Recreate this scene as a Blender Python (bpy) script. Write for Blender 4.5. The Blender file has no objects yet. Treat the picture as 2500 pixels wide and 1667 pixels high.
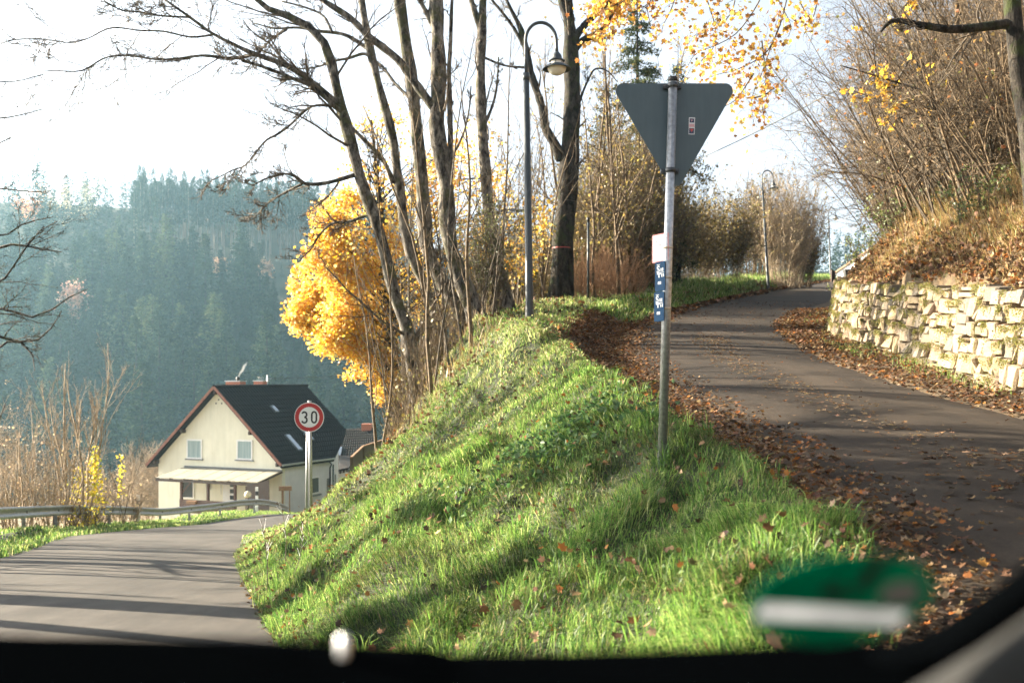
import bpy, math, random
import numpy as np
from mathutils import Vector

# ------------------------------------------------------------------ camera, sky, sun
SC = bpy.context.scene
COL = SC.collection
F = 35.0/36.0*2500.0          # focal length in photo pixels (photo 2500 wide)
HX, HY = 1250.0, 925.0        # principal column, horizon row
cam_d = bpy.data.cameras.new("camera"); cam = bpy.data.objects.new("camera", cam_d); COL.objects.link(cam)
cam.location = (0, 0, 0); cam.rotation_euler = (math.radians(90), 0, 0)
cam_d.lens = 35; cam_d.sensor_width = 36; cam_d.shift_y = (HY-833.5)/2500.0
cam_d.clip_start = 0.02; cam_d.clip_end = 4000
cam_d.dof.use_dof = True; cam_d.dof.focus_distance = 10.5; cam_d.dof.aperture_fstop = 2.8
SC.camera = cam

EL = math.radians(20.5)
SUN = Vector((-math.cos(EL)*0.93, math.cos(EL)*0.37, math.sin(EL)))
w = bpy.data.worlds.new("World"); SC.world = w; w.use_nodes = True
nt = w.node_tree; bg = nt.nodes["Background"]
sky = nt.nodes.new("ShaderNodeTexSky"); sky.sky_type = 'NISHITA'; sky.sun_disc = False
sky.sun_elevation = EL; sky.sun_rotation = math.atan2(SUN.x, SUN.y); sky.altitude = 300
sky.dust_density = 3.5; sky.air_density = 0.7; sky.ozone_density = 0.6
hs = nt.nodes.new('ShaderNodeHueSaturation'); hs.inputs['Saturation'].default_value = 0.42
nt.links.new(sky.outputs[0], hs.inputs['Color']); nt.links.new(hs.outputs[0], bg.inputs[0]); bg.inputs[1].default_value = 0.06
sun_d = bpy.data.lights.new("sun", 'SUN'); sun_d.energy = 5.0; sun_d.angle = math.radians(0.5)
sun_d.color = (1.0, 0.86, 0.66)
sun = bpy.data.objects.new("sun", sun_d); COL.objects.link(sun)
sun.rotation_euler = (-SUN).to_track_quat('-Z', 'Y').to_euler(); sun.location = (-40, 10, 60)
SC.view_settings.view_transform = 'Standard'; SC.view_settings.look = 'None'
SC.view_settings.exposure = 2.8; SC.view_settings.gamma = 1.0
SC.render.engine = 'CYCLES'
cy = SC.cycles
cy.use_denoising = True; cy.max_bounces = 6; cy.diffuse_bounces = 3; cy.glossy_bounces = 2
cy.transmission_bounces = 3; cy.transparent_max_bounces = 8; cy.volume_bounces = 1
cy.sample_clamp_indirect = 6.0; cy.use_adaptive_sampling = True; cy.adaptive_threshold = 0.015

# ------------------------------------------------------------------ helpers
def at(px, py, Y):
    """photo pixel (2500 wide) at depth Y -> world point"""
    return np.array([(px-HX)/F*Y, Y, (HY-py)/F*Y])

class G:
    """geometry collector: numpy vertices, faces of any arity, a tint per vertex"""
    def __init__(s): s.V=[]; s.Fs=[]; s.C=[]; s.n=0
    def add(s, V, Fc, col=None, mi=0, smooth=False):
        V = np.asarray(V, float).reshape(-1,3); Fc = np.asarray(Fc, int)
        if col is None: C = np.ones((len(V),3))
        else:
            C = np.asarray(col, float)
            if C.ndim == 1: C = np.tile(C, (len(V),1))
        s.V.append(V); s.C.append(C); s.Fs.append((Fc+s.n, mi, smooth)); s.n += len(V)
        return s
    def also(s, Fc, mi=0, smooth=False, base=None):
        s.Fs.append((np.asarray(Fc,int)+(s.n if base is None else base), mi, smooth))
    def box(s, lo, hi, col=None, mi=0, R=None, o=None):
        lo=np.array(lo,float); hi=np.array(hi,float)
        V=np.array([[x,y,z] for z in (lo[2],hi[2]) for y in (lo[1],hi[1]) for x in (lo[0],hi[0])])
        if R is not None: V = V@np.asarray(R).T
        if o is not None: V = V+np.asarray(o)
        return s.add(V,[[0,2,3,1],[4,5,7,6],[0,1,5,4],[2,6,7,3],[0,4,6,2],[1,3,7,5]],col,mi)
    def beam(s, a, b, wd, ht, col=None, mi=0):
        a=np.array(a,float); b=np.array(b,float); d=b-a; L=np.linalg.norm(d); d/=L
        up=np.array([0,0,1.]) if abs(d[2])<.95 else np.array([0,1.,0])
        x=np.cross(d,up); x/=np.linalg.norm(x); z=np.cross(x,d)
        return s.box((-wd/2,0,-ht/2),(wd/2,L,ht/2),col,mi,np.stack([x,d,z],1),a)
    def prism(s, poly, d, col=None, mi=0):
        """planar polygon (k,3) extruded by vector d"""
        P=np.asarray(poly,float); k=len(P); d=np.asarray(d,float)
        V=np.concatenate([P,P+d]); i=np.arange(k); j=(i+1)%k
        b=s.n; s.add(V,np.stack([i,j,j+k,i+k],1),col,mi)
        s.also([list(range(k))[::-1]],mi,base=b); s.also([list(range(k,2*k))],mi,base=b); return s
    def tubes(s, P, R, sides=6, col=None, mi=0, cap=False):
        P=np.asarray(P,float); R=np.asarray(R,float)
        if P.ndim==2: P=P[None]; R=R[None]
        M,N,_=P.shape
        T=np.gradient(P,axis=1); T/=np.linalg.norm(T,axis=2,keepdims=True)+1e-9
        ref=np.where(np.abs(T[:,:1,2:3])>.8, np.array([0.95,.3,0.1]), np.array([.1,.2,.97]))
        U=np.cross(T,np.broadcast_to(ref,T.shape)); U/=np.linalg.norm(U,axis=2,keepdims=True)+1e-9
        W=np.cross(T,U)
        a=np.arange(sides)/sides*2*np.pi
        V=P[:,:,None,:]+R[:,:,None,None]*(U[:,:,None,:]*np.cos(a)[None,None,:,None]+W[:,:,None,:]*np.sin(a)[None,None,:,None])
        idx=np.arange(M*N*sides).reshape(M,N,sides)
        q=np.stack([idx[:,:-1],np.roll(idx,-1,2)[:,:-1],np.roll(idx,-1,2)[:,1:],idx[:,1:]],-1).reshape(-1,4)
        b=s.n
        C=None if col is None else (np.asarray(col) if np.ndim(col)==1 else np.repeat(np.asarray(col),N*sides,0))
        s.add(V.reshape(-1,3),q,C,mi,True)
        if cap:
            s.also(idx[:,0][:,::-1],mi,base=b); s.also(idx[:,-1],mi,base=b)
        return s
    def cyl(s,a,b,r0,r1=None,sides=16,col=None,mi=0):
        return s.tubes([a,b],[r0,r0 if r1 is None else r1],sides,col,mi,True)
    def lathe(s, prof, o=(0,0,0), sides=24, col=None, mi=0):
        pr=np.asarray(prof,float); N=len(pr); a=np.arange(sides)/sides*2*np.pi
        V=np.stack([pr[:,0:1]*np.cos(a),pr[:,0:1]*np.sin(a),np.repeat(pr[:,1:2],sides,1)],-1)+np.asarray(o)
        idx=np.arange(N*sides).reshape(N,sides)
        q=np.stack([idx[:-1],np.roll(idx,-1,1)[:-1],np.roll(idx,-1,1)[1:],idx[1:]],-1).reshape(-1,4)
        return s.add(V.reshape(-1,3),q,col,mi,True)
    def build(s, name, mats, parent=None, off=None):
        V=np.concatenate(s.V); C=np.concatenate(s.C)
        if off is None and parent is not None: off=world_loc(parent)
        if off is not None: V=V-np.asarray(off)
        me=bpy.data.meshes.new(name)
        me.vertices.add(len(V)); me.vertices.foreach_set("co",V.ravel())
        nl=sum(f.size for f,_,_ in s.Fs); npoly=sum(len(f) for f,_,_ in s.Fs)
        me.loops.add(nl); me.polygons.add(npoly)
        me.loops.foreach_set("vertex_index",np.concatenate([f.ravel() for f,_,_ in s.Fs]).astype(np.int32))
        tot=np.concatenate([np.full(len(f),f.shape[1]) for f,_,_ in s.Fs])
        me.polygons.foreach_set("loop_start",(np.cumsum(tot)-tot).astype(np.int32))
        me.polygons.foreach_set("material_index",np.concatenate([np.full(len(f),m) for f,m,_ in s.Fs]).astype(np.int32))
        me.polygons.foreach_set("use_smooth",np.concatenate([np.full(len(f),sm) for f,_,sm in s.Fs]).astype(bool))
        me.update(calc_edges=True)
        at_=me.attributes.new("tint",'FLOAT_COLOR','POINT')
        at_.data.foreach_set("color",np.concatenate([C,np.ones((len(C),1))],1).astype(np.float32).ravel())
        for m in (mats if isinstance(mats,(list,tuple)) else [mats]): me.materials.append(m)
        o=bpy.data.objects.new(name,me); COL.objects.link(o)
        if parent is not None: o.parent=parent
        return o

def world_loc(o):
    l=np.zeros(3)
    while o is not None: l+=np.array(o.location); o=o.parent
    return l
def tag(o,label,cat,group=None,kind=None):
    if label: o["label"]=label
    if cat: o["category"]=cat
    if group: o["group"]=group
    if kind: o["kind"]=kind
    return o
def thing(name,label,cat,loc=(0,0,0),group=None):
    o=bpy.data.objects.new(name,None); COL.objects.link(o); o.location=tuple(float(v) for v in loc); o.empty_display_size=.2
    return tag(o,label,cat,group)
def dup(o,loc,label=None,rotz=None,scale=None):
    c=o.copy(); COL.objects.link(c); c.location=tuple(float(v) for v in loc)
    if label: c["label"]=label
    if rotz is not None: c.rotation_euler=(0,0,rotz)
    if scale is not None: c.scale=(scale[0],scale[1],scale[2])
    for ch in list(o.children):
        d=ch.copy(); COL.objects.link(d); d.parent=c
        for g in list(ch.children):
            e=g.copy(); COL.objects.link(e); e.parent=d
    return c

def hsh(i,j,seed):
    h=np.sin(i*127.1+j*311.7+seed*74.7)*43758.5453
    return h-np.floor(h)
def vnoise(x,y,seed=0):
    x=np.asarray(x,float); y=np.asarray(y,float); i=np.floor(x); j=np.floor(y); u=x-i; v=y-j
    u=u*u*(3-2*u); v=v*v*(3-2*v)
    return (hsh(i,j,seed)*(1-u)+hsh(i+1,j,seed)*u)*(1-v)+(hsh(i,j+1,seed)*(1-u)+hsh(i+1,j+1,seed)*u)*v
def sm(a,b,x):
    t=np.clip((x-a)/(b-a),0,1); return t*t*(3-2*t)
def nrm(v): return v/(np.linalg.norm(v,axis=-1,keepdims=True)+1e-9)

# ------------------------------------------------------------------ materials
def mk(name):
    m=bpy.data.materials.new(name); m.use_nodes=True; t=m.node_tree
    return m,t,t.nodes["Principled BSDF"]
def tex(t,scale,detail=4,rough=.6,coord='Object',dist=0,stretch=None):
    tc=t.nodes.new("ShaderNodeTexCoord"); n=t.nodes.new("ShaderNodeTexNoise")
    n.inputs["Scale"].default_value=scale; n.inputs["Detail"].default_value=detail; n.inputs["Roughness"].default_value=rough
    n.inputs["Distortion"].default_value=dist
    if stretch:
        mp=t.nodes.new("ShaderNodeMapping"); mp.inputs["Scale"].default_value=stretch
        t.links.new(tc.outputs[coord],mp.inputs[0]); t.links.new(mp.outputs[0],n.inputs["Vector"])
    else: t.links.new(tc.outputs[coord],n.inputs["Vector"])
    return n
def ramp(t,src,stops):
    r=t.nodes.new("ShaderNodeValToRGB"); e=r.color_ramp.elements
    while len(e)<len(stops): e.new(.5)
    for k,(p,c) in enumerate(stops):
        e[k].position=p; e[k].color=(*c,1) if len(c)==3 else c
    t.links.new(src,r.inputs[0]); return r
def mixc(t,a,b,fac,mode='MIX'):
    m=t.nodes.new("ShaderNodeMix"); m.data_type='RGBA'; m.blend_type=mode
    def put(sock,v):
        if isinstance(v,(tuple,list)): sock.default_value=(*v,1)
        elif isinstance(v,float): sock.default_value=v
        else: t.links.new(v,sock)
    put(m.inputs[0],fac); put(m.inputs[6],a); put(m.inputs[7],b)
    return m.outputs[2]
def bump(t,b,h,strength=.3,dist=.02):
    n=t.nodes.new("ShaderNodeBump"); n.inputs["Strength"].default_value=strength; n.inputs["Distance"].default_value=dist
    t.links.new(h,n.inputs["Height"]); t.links.new(n.outputs[0],b.inputs["Normal"])
def tint(t):
    a=t.nodes.new("ShaderNodeAttribute"); a.attribute_name="tint"; return a.outputs["Color"]
def pm(name,c1,c2,scale=8,rough=.6,metal=0,bs=0,bd=.01,detail=4,use_tint=False,coord='Object',stretch=None,lo=.35,hi=.65):
    m,t,b=mk(name); n=tex(t,scale,detail,coord=coord,stretch=stretch); r=ramp(t,n.outputs[0],[(lo,c1),(hi,c2)])
    c=r.outputs[0]
    if use_tint: c=mixc(t,c,tint(t),1.0,'MULTIPLY')
    t.links.new(c,b.inputs["Base Color"]); b.inputs["Roughness"].default_value=rough; b.inputs["Metallic"].default_value=metal
    if bs: bump(t,b,n.outputs[0],bs,bd)
    return m
def leafmat(name,trans=.45,gloss=.08,rough=.45):
    """foliage: tint attribute, light passes through"""
    m,t,b=mk(name); t.nodes.remove(b); out=t.nodes["Material Output"]
    c=tint(t); n=tex(t,30,2); v=ramp(t,n.outputs[0],[(.3,(.75,.75,.75)),(.7,(1.15,1.15,1.15))])
    c=mixc(t,c,v.outputs[0],1.0,'MULTIPLY')
    d=t.nodes.new("ShaderNodeBsdfDiffuse"); tr=t.nodes.new("ShaderNodeBsdfTranslucent"); g=t.nodes.new("ShaderNodeBsdfGlossy")
    g.inputs["Roughness"].default_value=rough; g.inputs["Color"].default_value=(1,1,1,1)
    t.links.new(c,d.inputs[0]); t.links.new(c,tr.inputs[0])
    a=t.nodes.new("ShaderNodeMixShader"); a.inputs[0].default_value=trans
    t.links.new(d.outputs[0],a.inputs[1]); t.links.new(tr.outputs[0],a.inputs[2])
    e=t.nodes.new("ShaderNodeMixShader"); e.inputs[0].default_value=gloss
    t.links.new(a.outputs[0],e.inputs[1]); t.links.new(g.outputs[0],e.inputs[2]); t.links.new(e.outputs[0],out.inputs[0])
    return m
def barkmat(name,dark,light,moss=None,scale=7,lo=.42,hi=.6):
    m,t,b=mk(name)
    n=tex(t,scale,6,.7,dist=.4,stretch=(1,1,.45)); n2=tex(t,scale*6,4,.7,stretch=(1,1,.3))
    c=ramp(t,n.outputs[0],[(lo,dark),(hi,light)]).outputs[0]
    f=ramp(t,n2.outputs[0],[(.35,(.45,.45,.45)),(.65,(1.1,1.1,1.1))]).outputs[0]
    c=mixc(t,c,f,1.0,'MULTIPLY')
    if moss:
        n3=tex(t,2.2,4,.7); mm=ramp(t,n3.outputs[0],[(.52,(0,0,0)),(.66,(1,1,1))]).outputs[0]
        c=mixc(t,c,moss,mm)
    t.links.new(c,b.inputs["Base Color"]); b.inputs["Roughness"].default_value=.9; b.inputs["Specular IOR Level"].default_value=.2
    bump(t,b,n2.outputs[0],.7,.03)
    return m

M_bark=barkmat("grey_bark",(.026,.022,.019),(.25,.225,.19),(.06,.062,.026))
M_darkbark=barkmat("dark_bark",(.014,.012,.010),(.06,.052,.042),(.03,.04,.012))
M_twig=pm("twig_bark",(.035,.028,.02),(.13,.10,.065),14,.85)
M_palewig=pm("pale_twig_bark",(.17,.13,.088),(.44,.35,.24),10,.8)
M_browntwig=pm("brown_twig_bark",(.048,.033,.019),(.19,.135,.075),10,.85)
M_leaf=leafmat("autumn_leaf",.5,.03)
M_grass=leafmat("grass_blade",.5,.02,.5)
M_dry=leafmat("dry_grass",.35,.05)
M_litter=leafmat("fallen_leaf",.2,.012,.6)
M_needle=leafmat("spruce_needle",.2,0.0)
M_steel=pm("galvanised_steel",(.30,.31,.32),(.52,.53,.54),35,.42,.75,.15,.002,6)
M_signback=pm("grey_sign_paint",(.10,.125,.135),(.135,.16,.17),5,.5,0,.0)
M_lamp=pm("lamp_grey_paint",(.028,.036,.040),(.045,.054,.059),12,.45)
M_white=pm("white_paint",(.76,.76,.74),(.84,.84,.82),6,.4)
M_black=pm("black_rubber",(.012,.012,.012),(.022,.022,.022),20,.6)
M_rail=pm("rail_zinc",(.33,.345,.36),(.5,.515,.52),9,.45,.45,.1,.004)

# ------------------------------------------------------------------ terrain
def zl(Y):
    Y=np.maximum(np.asarray(Y,float),0)
    return -1.3-.1*Y+np.interp(Y,[10,25,42,50,60,64,120],[0,-.15,-.65,-.5,-.9,-.75,1.0])
def zr(Y):
    Y=np.asarray(Y,float); Yc=np.clip(Y,0,88)
    return -1.3+.1*Yc+.02*np.maximum(Yc-20,0)-.02*np.maximum(Y-95,0)
_t=lambda *p: (np.array([a for a,_ in p],float),np.array([b for _,b in p],float))
LL=_t((-60,-2.6),(0,-3.6),(8,-6.2),(16.4,-8.6),(25,-11.2),(35,-12.7),(42,-13.3),(47,-12.9),(55,-11.9),(65,-8),(80,-3),(120,10))
LR=_t((-60,2.4),(0,.2),(2.5,.05),(5,-.75),(8,-1.87),(13.4,-3.6),(17.4,-4.8),(25,-6.7),(33,-8.3),(42,-9.2),(53,-8.4),(62,-4.5),(80,1),(120,14))
T0=_t((-60,2.4),(2.5,.2),(3.5,1.05),(5,1.45),(7.3,1.42),(9,1.25),(11,1.05),(13.5,.8),(15,.45),(17,-.1),(20,-.75),(27,-.3),(32,1.0),(40,4.3),(54,10),(85,23),(120,38))
TT=_t((-60,2.4),(2.5,.3),(3.5,1.25),(5,1.68),(7.3,1.6),(9,1.4),(11,1.2),(13.5,1.0),(17,.74),(20,1.0),(25,1.8),(30,3.1),(40,6.9),(54,13),(70,19.6),(85,27),(120,43))
RL=_t((-60,2.5),(0,.6),(2.5,1.4),(5,2.05),(7,2.08),(10,2.0),(14,2.0),(18,2.35),(23,2.9),(28,4.0),(35.5,6.4),(45,10.4),(55,14.4),(65,18.9),(85,28),(120,44))
RR=_t((-60,5.0),(0,4.8),(5,4.7),(9.2,4.73),(12,4.75),(15.8,5.0),(20,5.7),(25,6.7),(31.7,9.1),(40,12.7),(50,16.5),(65,22.6),(85,31.6),(120,48))
WW=_t((-60,5.2),(0,5.1),(10.5,5.4),(16,6.2),(22,7.0),(24,7.6),(27,8.9),(31,10.8),(40,14.4),(65,25),(85,34),(120,50))
def L(tab,Y): return np.interp(Y,tab[0],tab[1])
def hb(Y): return np.interp(Y,[2,8,11,13.5,17,20,30,54,70,85],[.03,.06,.13,.2,.4,.36,.34,.5,.5,.15])
def zfar(X,Y):
    a=X/np.maximum(Y,1)
    h=np.interp(a,[-.6,-.45,-.2,-.08,.05,.35,.6],[1.09,1.07,.97,.8,.62,.66,.66])
    base=np.interp(Y,[90,110,170,225,260,480,560,800,1200],[-12,-17,-32,-32,-24,0,0,0,0])
    up=np.interp(Y,[225,260,480,560,800,1200],[0,0,79,84,102,96])
    return base+up*h
def zterr(X,Y,bumps=True):
    X=np.asarray(X,float); Y=np.asarray(Y,float)
    ll,lr,t0,tt,rl,rr,ww=[L(t,Y) for t in (LL,LR,T0,TT,RL,RR,WW)]
    a=zl(Y); b=zr(Y); zt=b+hb(Y)
    u=np.clip((X-lr)/np.maximum(t0-lr,.05),0,1)
    e=np.interp(Y,[6,12,16,20,30,40],[.95,1.05,1.2,1.75,2.0,2.2])
    bank=a+(zt-a)*u**e
    stepw=np.interp(Y,[17.3,19],[.05,.9])
    v=np.clip((X-tt)/stepw,0,1); z=np.where(X>tt,zt+(b-zt)*(v*v*(3-2*v)),bank)
    # wall side
    d=np.maximum(X-ww-.4,0)
    sl=1.12+.8*np.minimum(d,3.2)+.55*np.clip(d-3.2,0,7)+.12*np.maximum(d-10.2,0)
    sl=np.where(Y>60,sl*np.clip(1-(Y-60)/20,0.12,1),sl)
    z=np.where(X>rr,b+.02+.01*np.clip((X-rr),0,1.5),z)
    z=np.where(X>ww+.4,b+sl,z)
    # left of the left road
    d2=np.maximum(ll-1.9-X,0)
    fall=np.interp(Y,[0,40,50,90],[.34,.3,.1,.06])*np.minimum(d2,30)
    z=np.where(X<ll,a+.03*np.clip((ll-X)/.6,0,1)-fall,z)
    if bumps:
        gr=np.where((X>lr)&(X<tt),sm(0,.6,X-lr)*sm(0,.5,tt-X),0)
        gr=np.maximum(gr,np.where(X>ww+.3,1.3,0)); gr=np.maximum(gr,np.where(X<ll-.8,.8,0))
        z=z+gr*((vnoise(X*.9,Y*.9,1)-.5)*.30+(vnoise(X*2.4,Y*2.4,2)-.5)*.22+(vnoise(X*5.5,Y*5.5,3)-.5)*.07)
    on=((X>ll+.1)&(X<lr-.1))|((X>rl+.1)&(X<rr-.1))
    z=np.where(on&(Y<110),z-.07,z)
    near=np.where(X<12,sm(92,125,Y),sm(115,170,Y))
    zf=zfar(X,Y)
    side=sm(70,160,-X)*sm(20,60,Y)
    z=z*(1-side)+np.minimum(z,-16.0)*side
    return z*(1-near)+zf*near

def nodes(segs):
    out=[segs[0][0]]
    for a,b,st in segs: out+=list(np.linspace(a,b,max(2,int(round((b-a)/st))+1))[1:])
    return np.array(out)
gx=nodes([(-560,-120,20),(-120,-30,4),(-30,-14,.6),(-14,13,.16),(13,16,.4),(16,60,2),(60,560,20)])
gy=nodes([(-50,-4,4),(-4,2,.6),(2,12,.16),(12,26,.22),(26,60,.6),(60,130,2),(130,560,7),(560,1080,20)])
XX,YY=np.meshgrid(gx,gy); ZZ=zterr(XX,YY)
def region_tint(X,Y):
    lr,tt,rl,rr,ww,ll=[L(t,Y) for t in (LR,TT,RL,RR,WW,LL)]
    c=np.empty(X.shape+(3,)); c[:]=(.024,.034,.012)
    c[(X>tt-.05)&(X<=rl+.3)]=(.075,.048,.028); c[(X>rr-.2)&(X<=ww)]=(.09,.062,.033); c[X>ww]=(.085,.058,.03)
    k=(X<ll-1.9)&(Y<130); c[k]=(.12,.10,.05)
    c[Y>130]=(.03,.04,.022)
    return c
i=np.arange(len(gy)-1)[:,None]*len(gx)+np.arange(len(gx)-1)[None]
q=np.stack([i,i+1,i+1+len(gx),i+len(gx)],-1).reshape(-1,4)
M_ground=pm("soil_and_turf",(.6,.6,.6),(1.3,1.25,1.1),6,.95,0,.5,.04,8,use_tint=True)
g=G(); g.add(np.stack([XX,YY,ZZ],-1),q,region_tint(XX,YY).reshape(-1,3),0,True)
tag(g.build("ground",M_ground),None,None,None,"structure")

# roads
def roadmat(name,c1,c2,dirt):
    m,t,b=mk(name)
    n=tex(t,.55,5,.6,dist=.6); n2=tex(t,260,2,.8); n3=tex(t,14,5,.7)
    c=ramp(t,n.outputs[0],[(.35,c1),(.65,c2)]).outputs[0]
    f=ramp(t,n2.outputs[0],[(.3,(.5,.5,.5)),(.7,(1.5,1.48,1.45))]).outputs[0]
    c=mixc(t,c,f,1.0,'MULTIPLY')
    n6=tex(t,2.2,5,.7,stretch=(1,.12,1)); c=mixc(t,c,ramp(t,n6.outputs[0],[(.35,(.72,.72,.72)),(.65,(1.22,1.21,1.19))]).outputs[0],1.0,'MULTIPLY')
    n7=tex(t,70,3,.8); c=mixc(t,c,ramp(t,n7.outputs[0],[(.3,(.72,.72,.72)),(.7,(1.25,1.24,1.22))]).outputs[0],1.0,'MULTIPLY')
    f3=ramp(t,n3.outputs[0],[(.56,(0,0,0)),(.75,(.55,.55,.55))]).outputs[0]
    c=mixc(t,c,dirt,f3)
    vo=t.nodes.new("ShaderNodeTexVoronoi"); vo.feature='DISTANCE_TO_EDGE'; vo.inputs["Scale"].default_value=.42
    tc=t.nodes.new("ShaderNodeTexCoord"); nd=tex(t,1.6,4); 
    va=t.nodes.new("ShaderNodeVectorMath"); va.operation='ADD'; t.links.new(tc.outputs["Object"],va.inputs[0]); t.links.new(nd.outputs["Color"],va.inputs[1])
    t.links.new(va.outputs[0],vo.inputs["Vector"])
    ck=ramp(t,vo.outputs[0],[(.0,(.7,.7,.7)),(.006,(1,1,1))]).outputs[0]
    c=mixc(t,c,ck,1.0,'MULTIPLY')
    t.links.new(c,b.inputs["Base Color"]); b.inputs["Roughness"].default_value=.85; b.inputs["Specular IOR Level"].default_value=.22
    bump(t,b,n2.outputs[0],.35,.006)
    return m
M_road=roadmat("road_asphalt",(.036,.034,.032),(.064,.059,.054),(.08,.068,.052))
M_lane=roadmat("lane_asphalt",(.025,.0195,.0145),(.048,.037,.027),(.068,.046,.027))
def strip(name,mat,lo,hi,zf,y0,y1,jit):
    ys=np.concatenate([np.arange(y0,30,.2),np.arange(30,y1,.8)]); n=9
    a=L(lo,ys)+(vnoise(ys*2.1,0*ys,5)-.5)*jit; b=L(hi,ys)+(vnoise(ys*2.3,0*ys+3,6)-.5)*jit
    s_=np.linspace(0,1,n); X=a[:,None]+(b-a)[:,None]*s_; Y=np.repeat(ys[:,None],n,1)
    Z=np.repeat(zf(ys)[:,None],n,1)+.025*(1-(2*s_-1)**2)+.004
    i=np.arange(len(ys)-1)[:,None]*n+np.arange(n-1)[None]
    q=np.stack([i,i+1,i+1+n,i+n],-1).reshape(-1,4)
    g=G(); g.add(np.stack([X,Y,Z],-1),q,None,0,True)
    return tag(g.build(name,mat),None,None,None,"structure")
strip("road",M_road,LL,LR,lambda y:zl(y)+.002,-20,110,.16)
strip("lane",M_lane,RL,RR,zr,-20,112,.12)

# ------------------------------------------------------------------ leaves, grass, branches
KITE=np.array([[0,0,0],[.36,.45,.08],[0,1,0],[-.36,.45,.08]])
LOBED=np.array([[0,0,0],[.16,.12,.02],[.46,.2,.12],[.3,.42,.04],[.5,.72,.14],[.2,.72,.03],[0,1.05,0],[-.2,.72,.03],[-.5,.72,.14],[-.3,.42,.04],[-.46,.2,.12],[-.16,.12,.02]])
def leaves(g,pos,size,col,rng,shape=KITE,up=None,mi=0):
    """pos (K,3); size (K,); col (K,3); up: None random, else how strongly the blade lies flat (normal to +z)"""
    K=len(pos); n=rng.normal(size=(K,3))
    if up is not None: n=nrm(n)*(1-up)+np.array([0,0,1.])*up
    n=nrm(n); a=rng.normal(size=(K,3)); a=nrm(a-(a*n).sum(1,keepdims=True)*n); b=np.cross(n,a)
    k=len(shape); cr=rng.uniform(.4,2.2,K)
    V=pos[:,None]+size[:,None,None]*(b[:,None]*shape[None,:,0:1]+a[:,None]*shape[None,:,1:2]+n[:,None]*shape[None,:,2:3]*cr[:,None,None])
    g.add(V.reshape(-1,3),np.arange(K*k).reshape(K,k),np.repeat(col,k,0),mi)
def pal(rng,K,cols,jit=.18):
    c=np.array(cols)[rng.integers(0,len(cols),K)]
    return np.clip(c*rng.uniform(1-jit,1+jit,(K,1))*rng.uniform(1-jit*.4,1+jit*.4,(K,3)),0,.95)
def blades(g,pos,h,wd,col,rng,lean=.5,ldir=None,mi=0):
    K=len(pos); th=rng.uniform(0,2*np.pi,K); d=np.stack([np.cos(th),np.sin(th),0*th],1)*rng.uniform(.15,1,(K,1))*lean
    if ldir is not None: d=d+np.asarray(ldir)
    f=rng.uniform(0,np.pi,K); s=np.stack([np.cos(f),np.sin(f),0*f],1)*wd[:,None]*.5
    z=np.array([0,0,1.]); H=h[:,None]
    m=pos+(z*.62+d*.32)*H; t=pos+(z*(.92-.25*np.linalg.norm(d,axis=1,keepdims=True))+d*1.0)*H
    V=np.stack([pos-s,pos+s,m+s*.8,m-s*.8,t],1).reshape(-1,3)
    b=np.arange(K)[:,None]*5; n0=g.n
    g.add(V,b+np.array([[0,1,2,3]]),np.repeat(col,5,0),mi); g.also(b+np.array([[3,2,4]]),mi,base=n0)

def grow(P,R,n,t0,t1,ang,lr,rr,npts,up,wob,rng,rmin=.003,lmin=.05,lmax=99):
    M,N,_=P.shape; idx=np.repeat(np.arange(M),n); K=len(idx)
    t=rng.uniform(t0,t1,K); f=t*(N-1); i=np.minimum(f.astype(int),N-2); w_=(f-i)[:,None]
    p=P[idx,i]*(1-w_)+P[idx,i+1]*w_; r0=R[idx,i]*(1-w_[:,0])+R[idx,i+1]*w_[:,0]
    tan=nrm(P[idx,i+1]-P[idx,i]); Ln=np.linalg.norm(np.diff(P,axis=1),axis=2).sum(1)[idx]
    rv=rng.normal(size=(K,3)); perp=nrm(rv-(rv*tan).sum(1,keepdims=True)*tan)
    a=(ang*rng.uniform(.65,1.3,K))[:,None]; d=tan*np.cos(a)+perp*np.sin(a)
    ln=np.maximum(Ln*lr*rng.uniform(.45,1.25,K)*(1-.45*t),lmin); ln=np.minimum(ln,lmax*rng.uniform(.5,1.1,K)); st=(ln/(npts-1))[:,None]
    pts=[p]
    for k in range(npts-1):
        d=nrm(d+np.array([0,0,up])+wob*rng.normal(size=(K,3))); p=p+d*st; pts.append(p)
    R2=np.maximum(r0*rr,rmin)[:,None]*np.linspace(1,.3,npts)[None]
    return np.stack(pts,1),np.maximum(R2,rmin*.6)
def resample(P,R,n):
    P=np.asarray(P,float); R=np.asarray(R,float)
    if len(P)>2:  # catmull-rom
        Q=np.concatenate([[2*P[0]-P[1]],P,[2*P[-1]-P[-2]]]); out=[];ro=[]
        for k in range(len(P)-1):
            for t in np.linspace(0,1,5)[:-1]:
                a,b,c,d=Q[k:k+4]
                out.append(.5*((2*b)+(-a+c)*t+(2*a-5*b+4*c-d)*t*t+(-a+3*b-3*c+d)*t**3)); ro.append(R[k]*(1-t)+R[k+1]*t)
        out.append(P[-1]); ro.append(R[-1]); P=np.array(out); R=np.array(ro)
    s=np.concatenate([[0],np.cumsum(np.linalg.norm(np.diff(P,axis=0),axis=1))]); u=np.linspace(0,s[-1],n)
    return np.stack([np.interp(u,s,P[:,k]) for k in range(3)],1),np.interp(u,s,R)
def trace(pts,Y,n=24,dy=0.0):
    """limb from photo pixels (px,py,width px) at depth Y (drifting by dy along its length)"""
    k=len(pts); P=[];R=[]
    for q,(px,py,wd) in enumerate(pts):
        y=Y+dy*q/max(k-1,1); P.append(at(px,py,y)); R.append(wd*.5*y/F)
    return resample(P,R,n)
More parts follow.
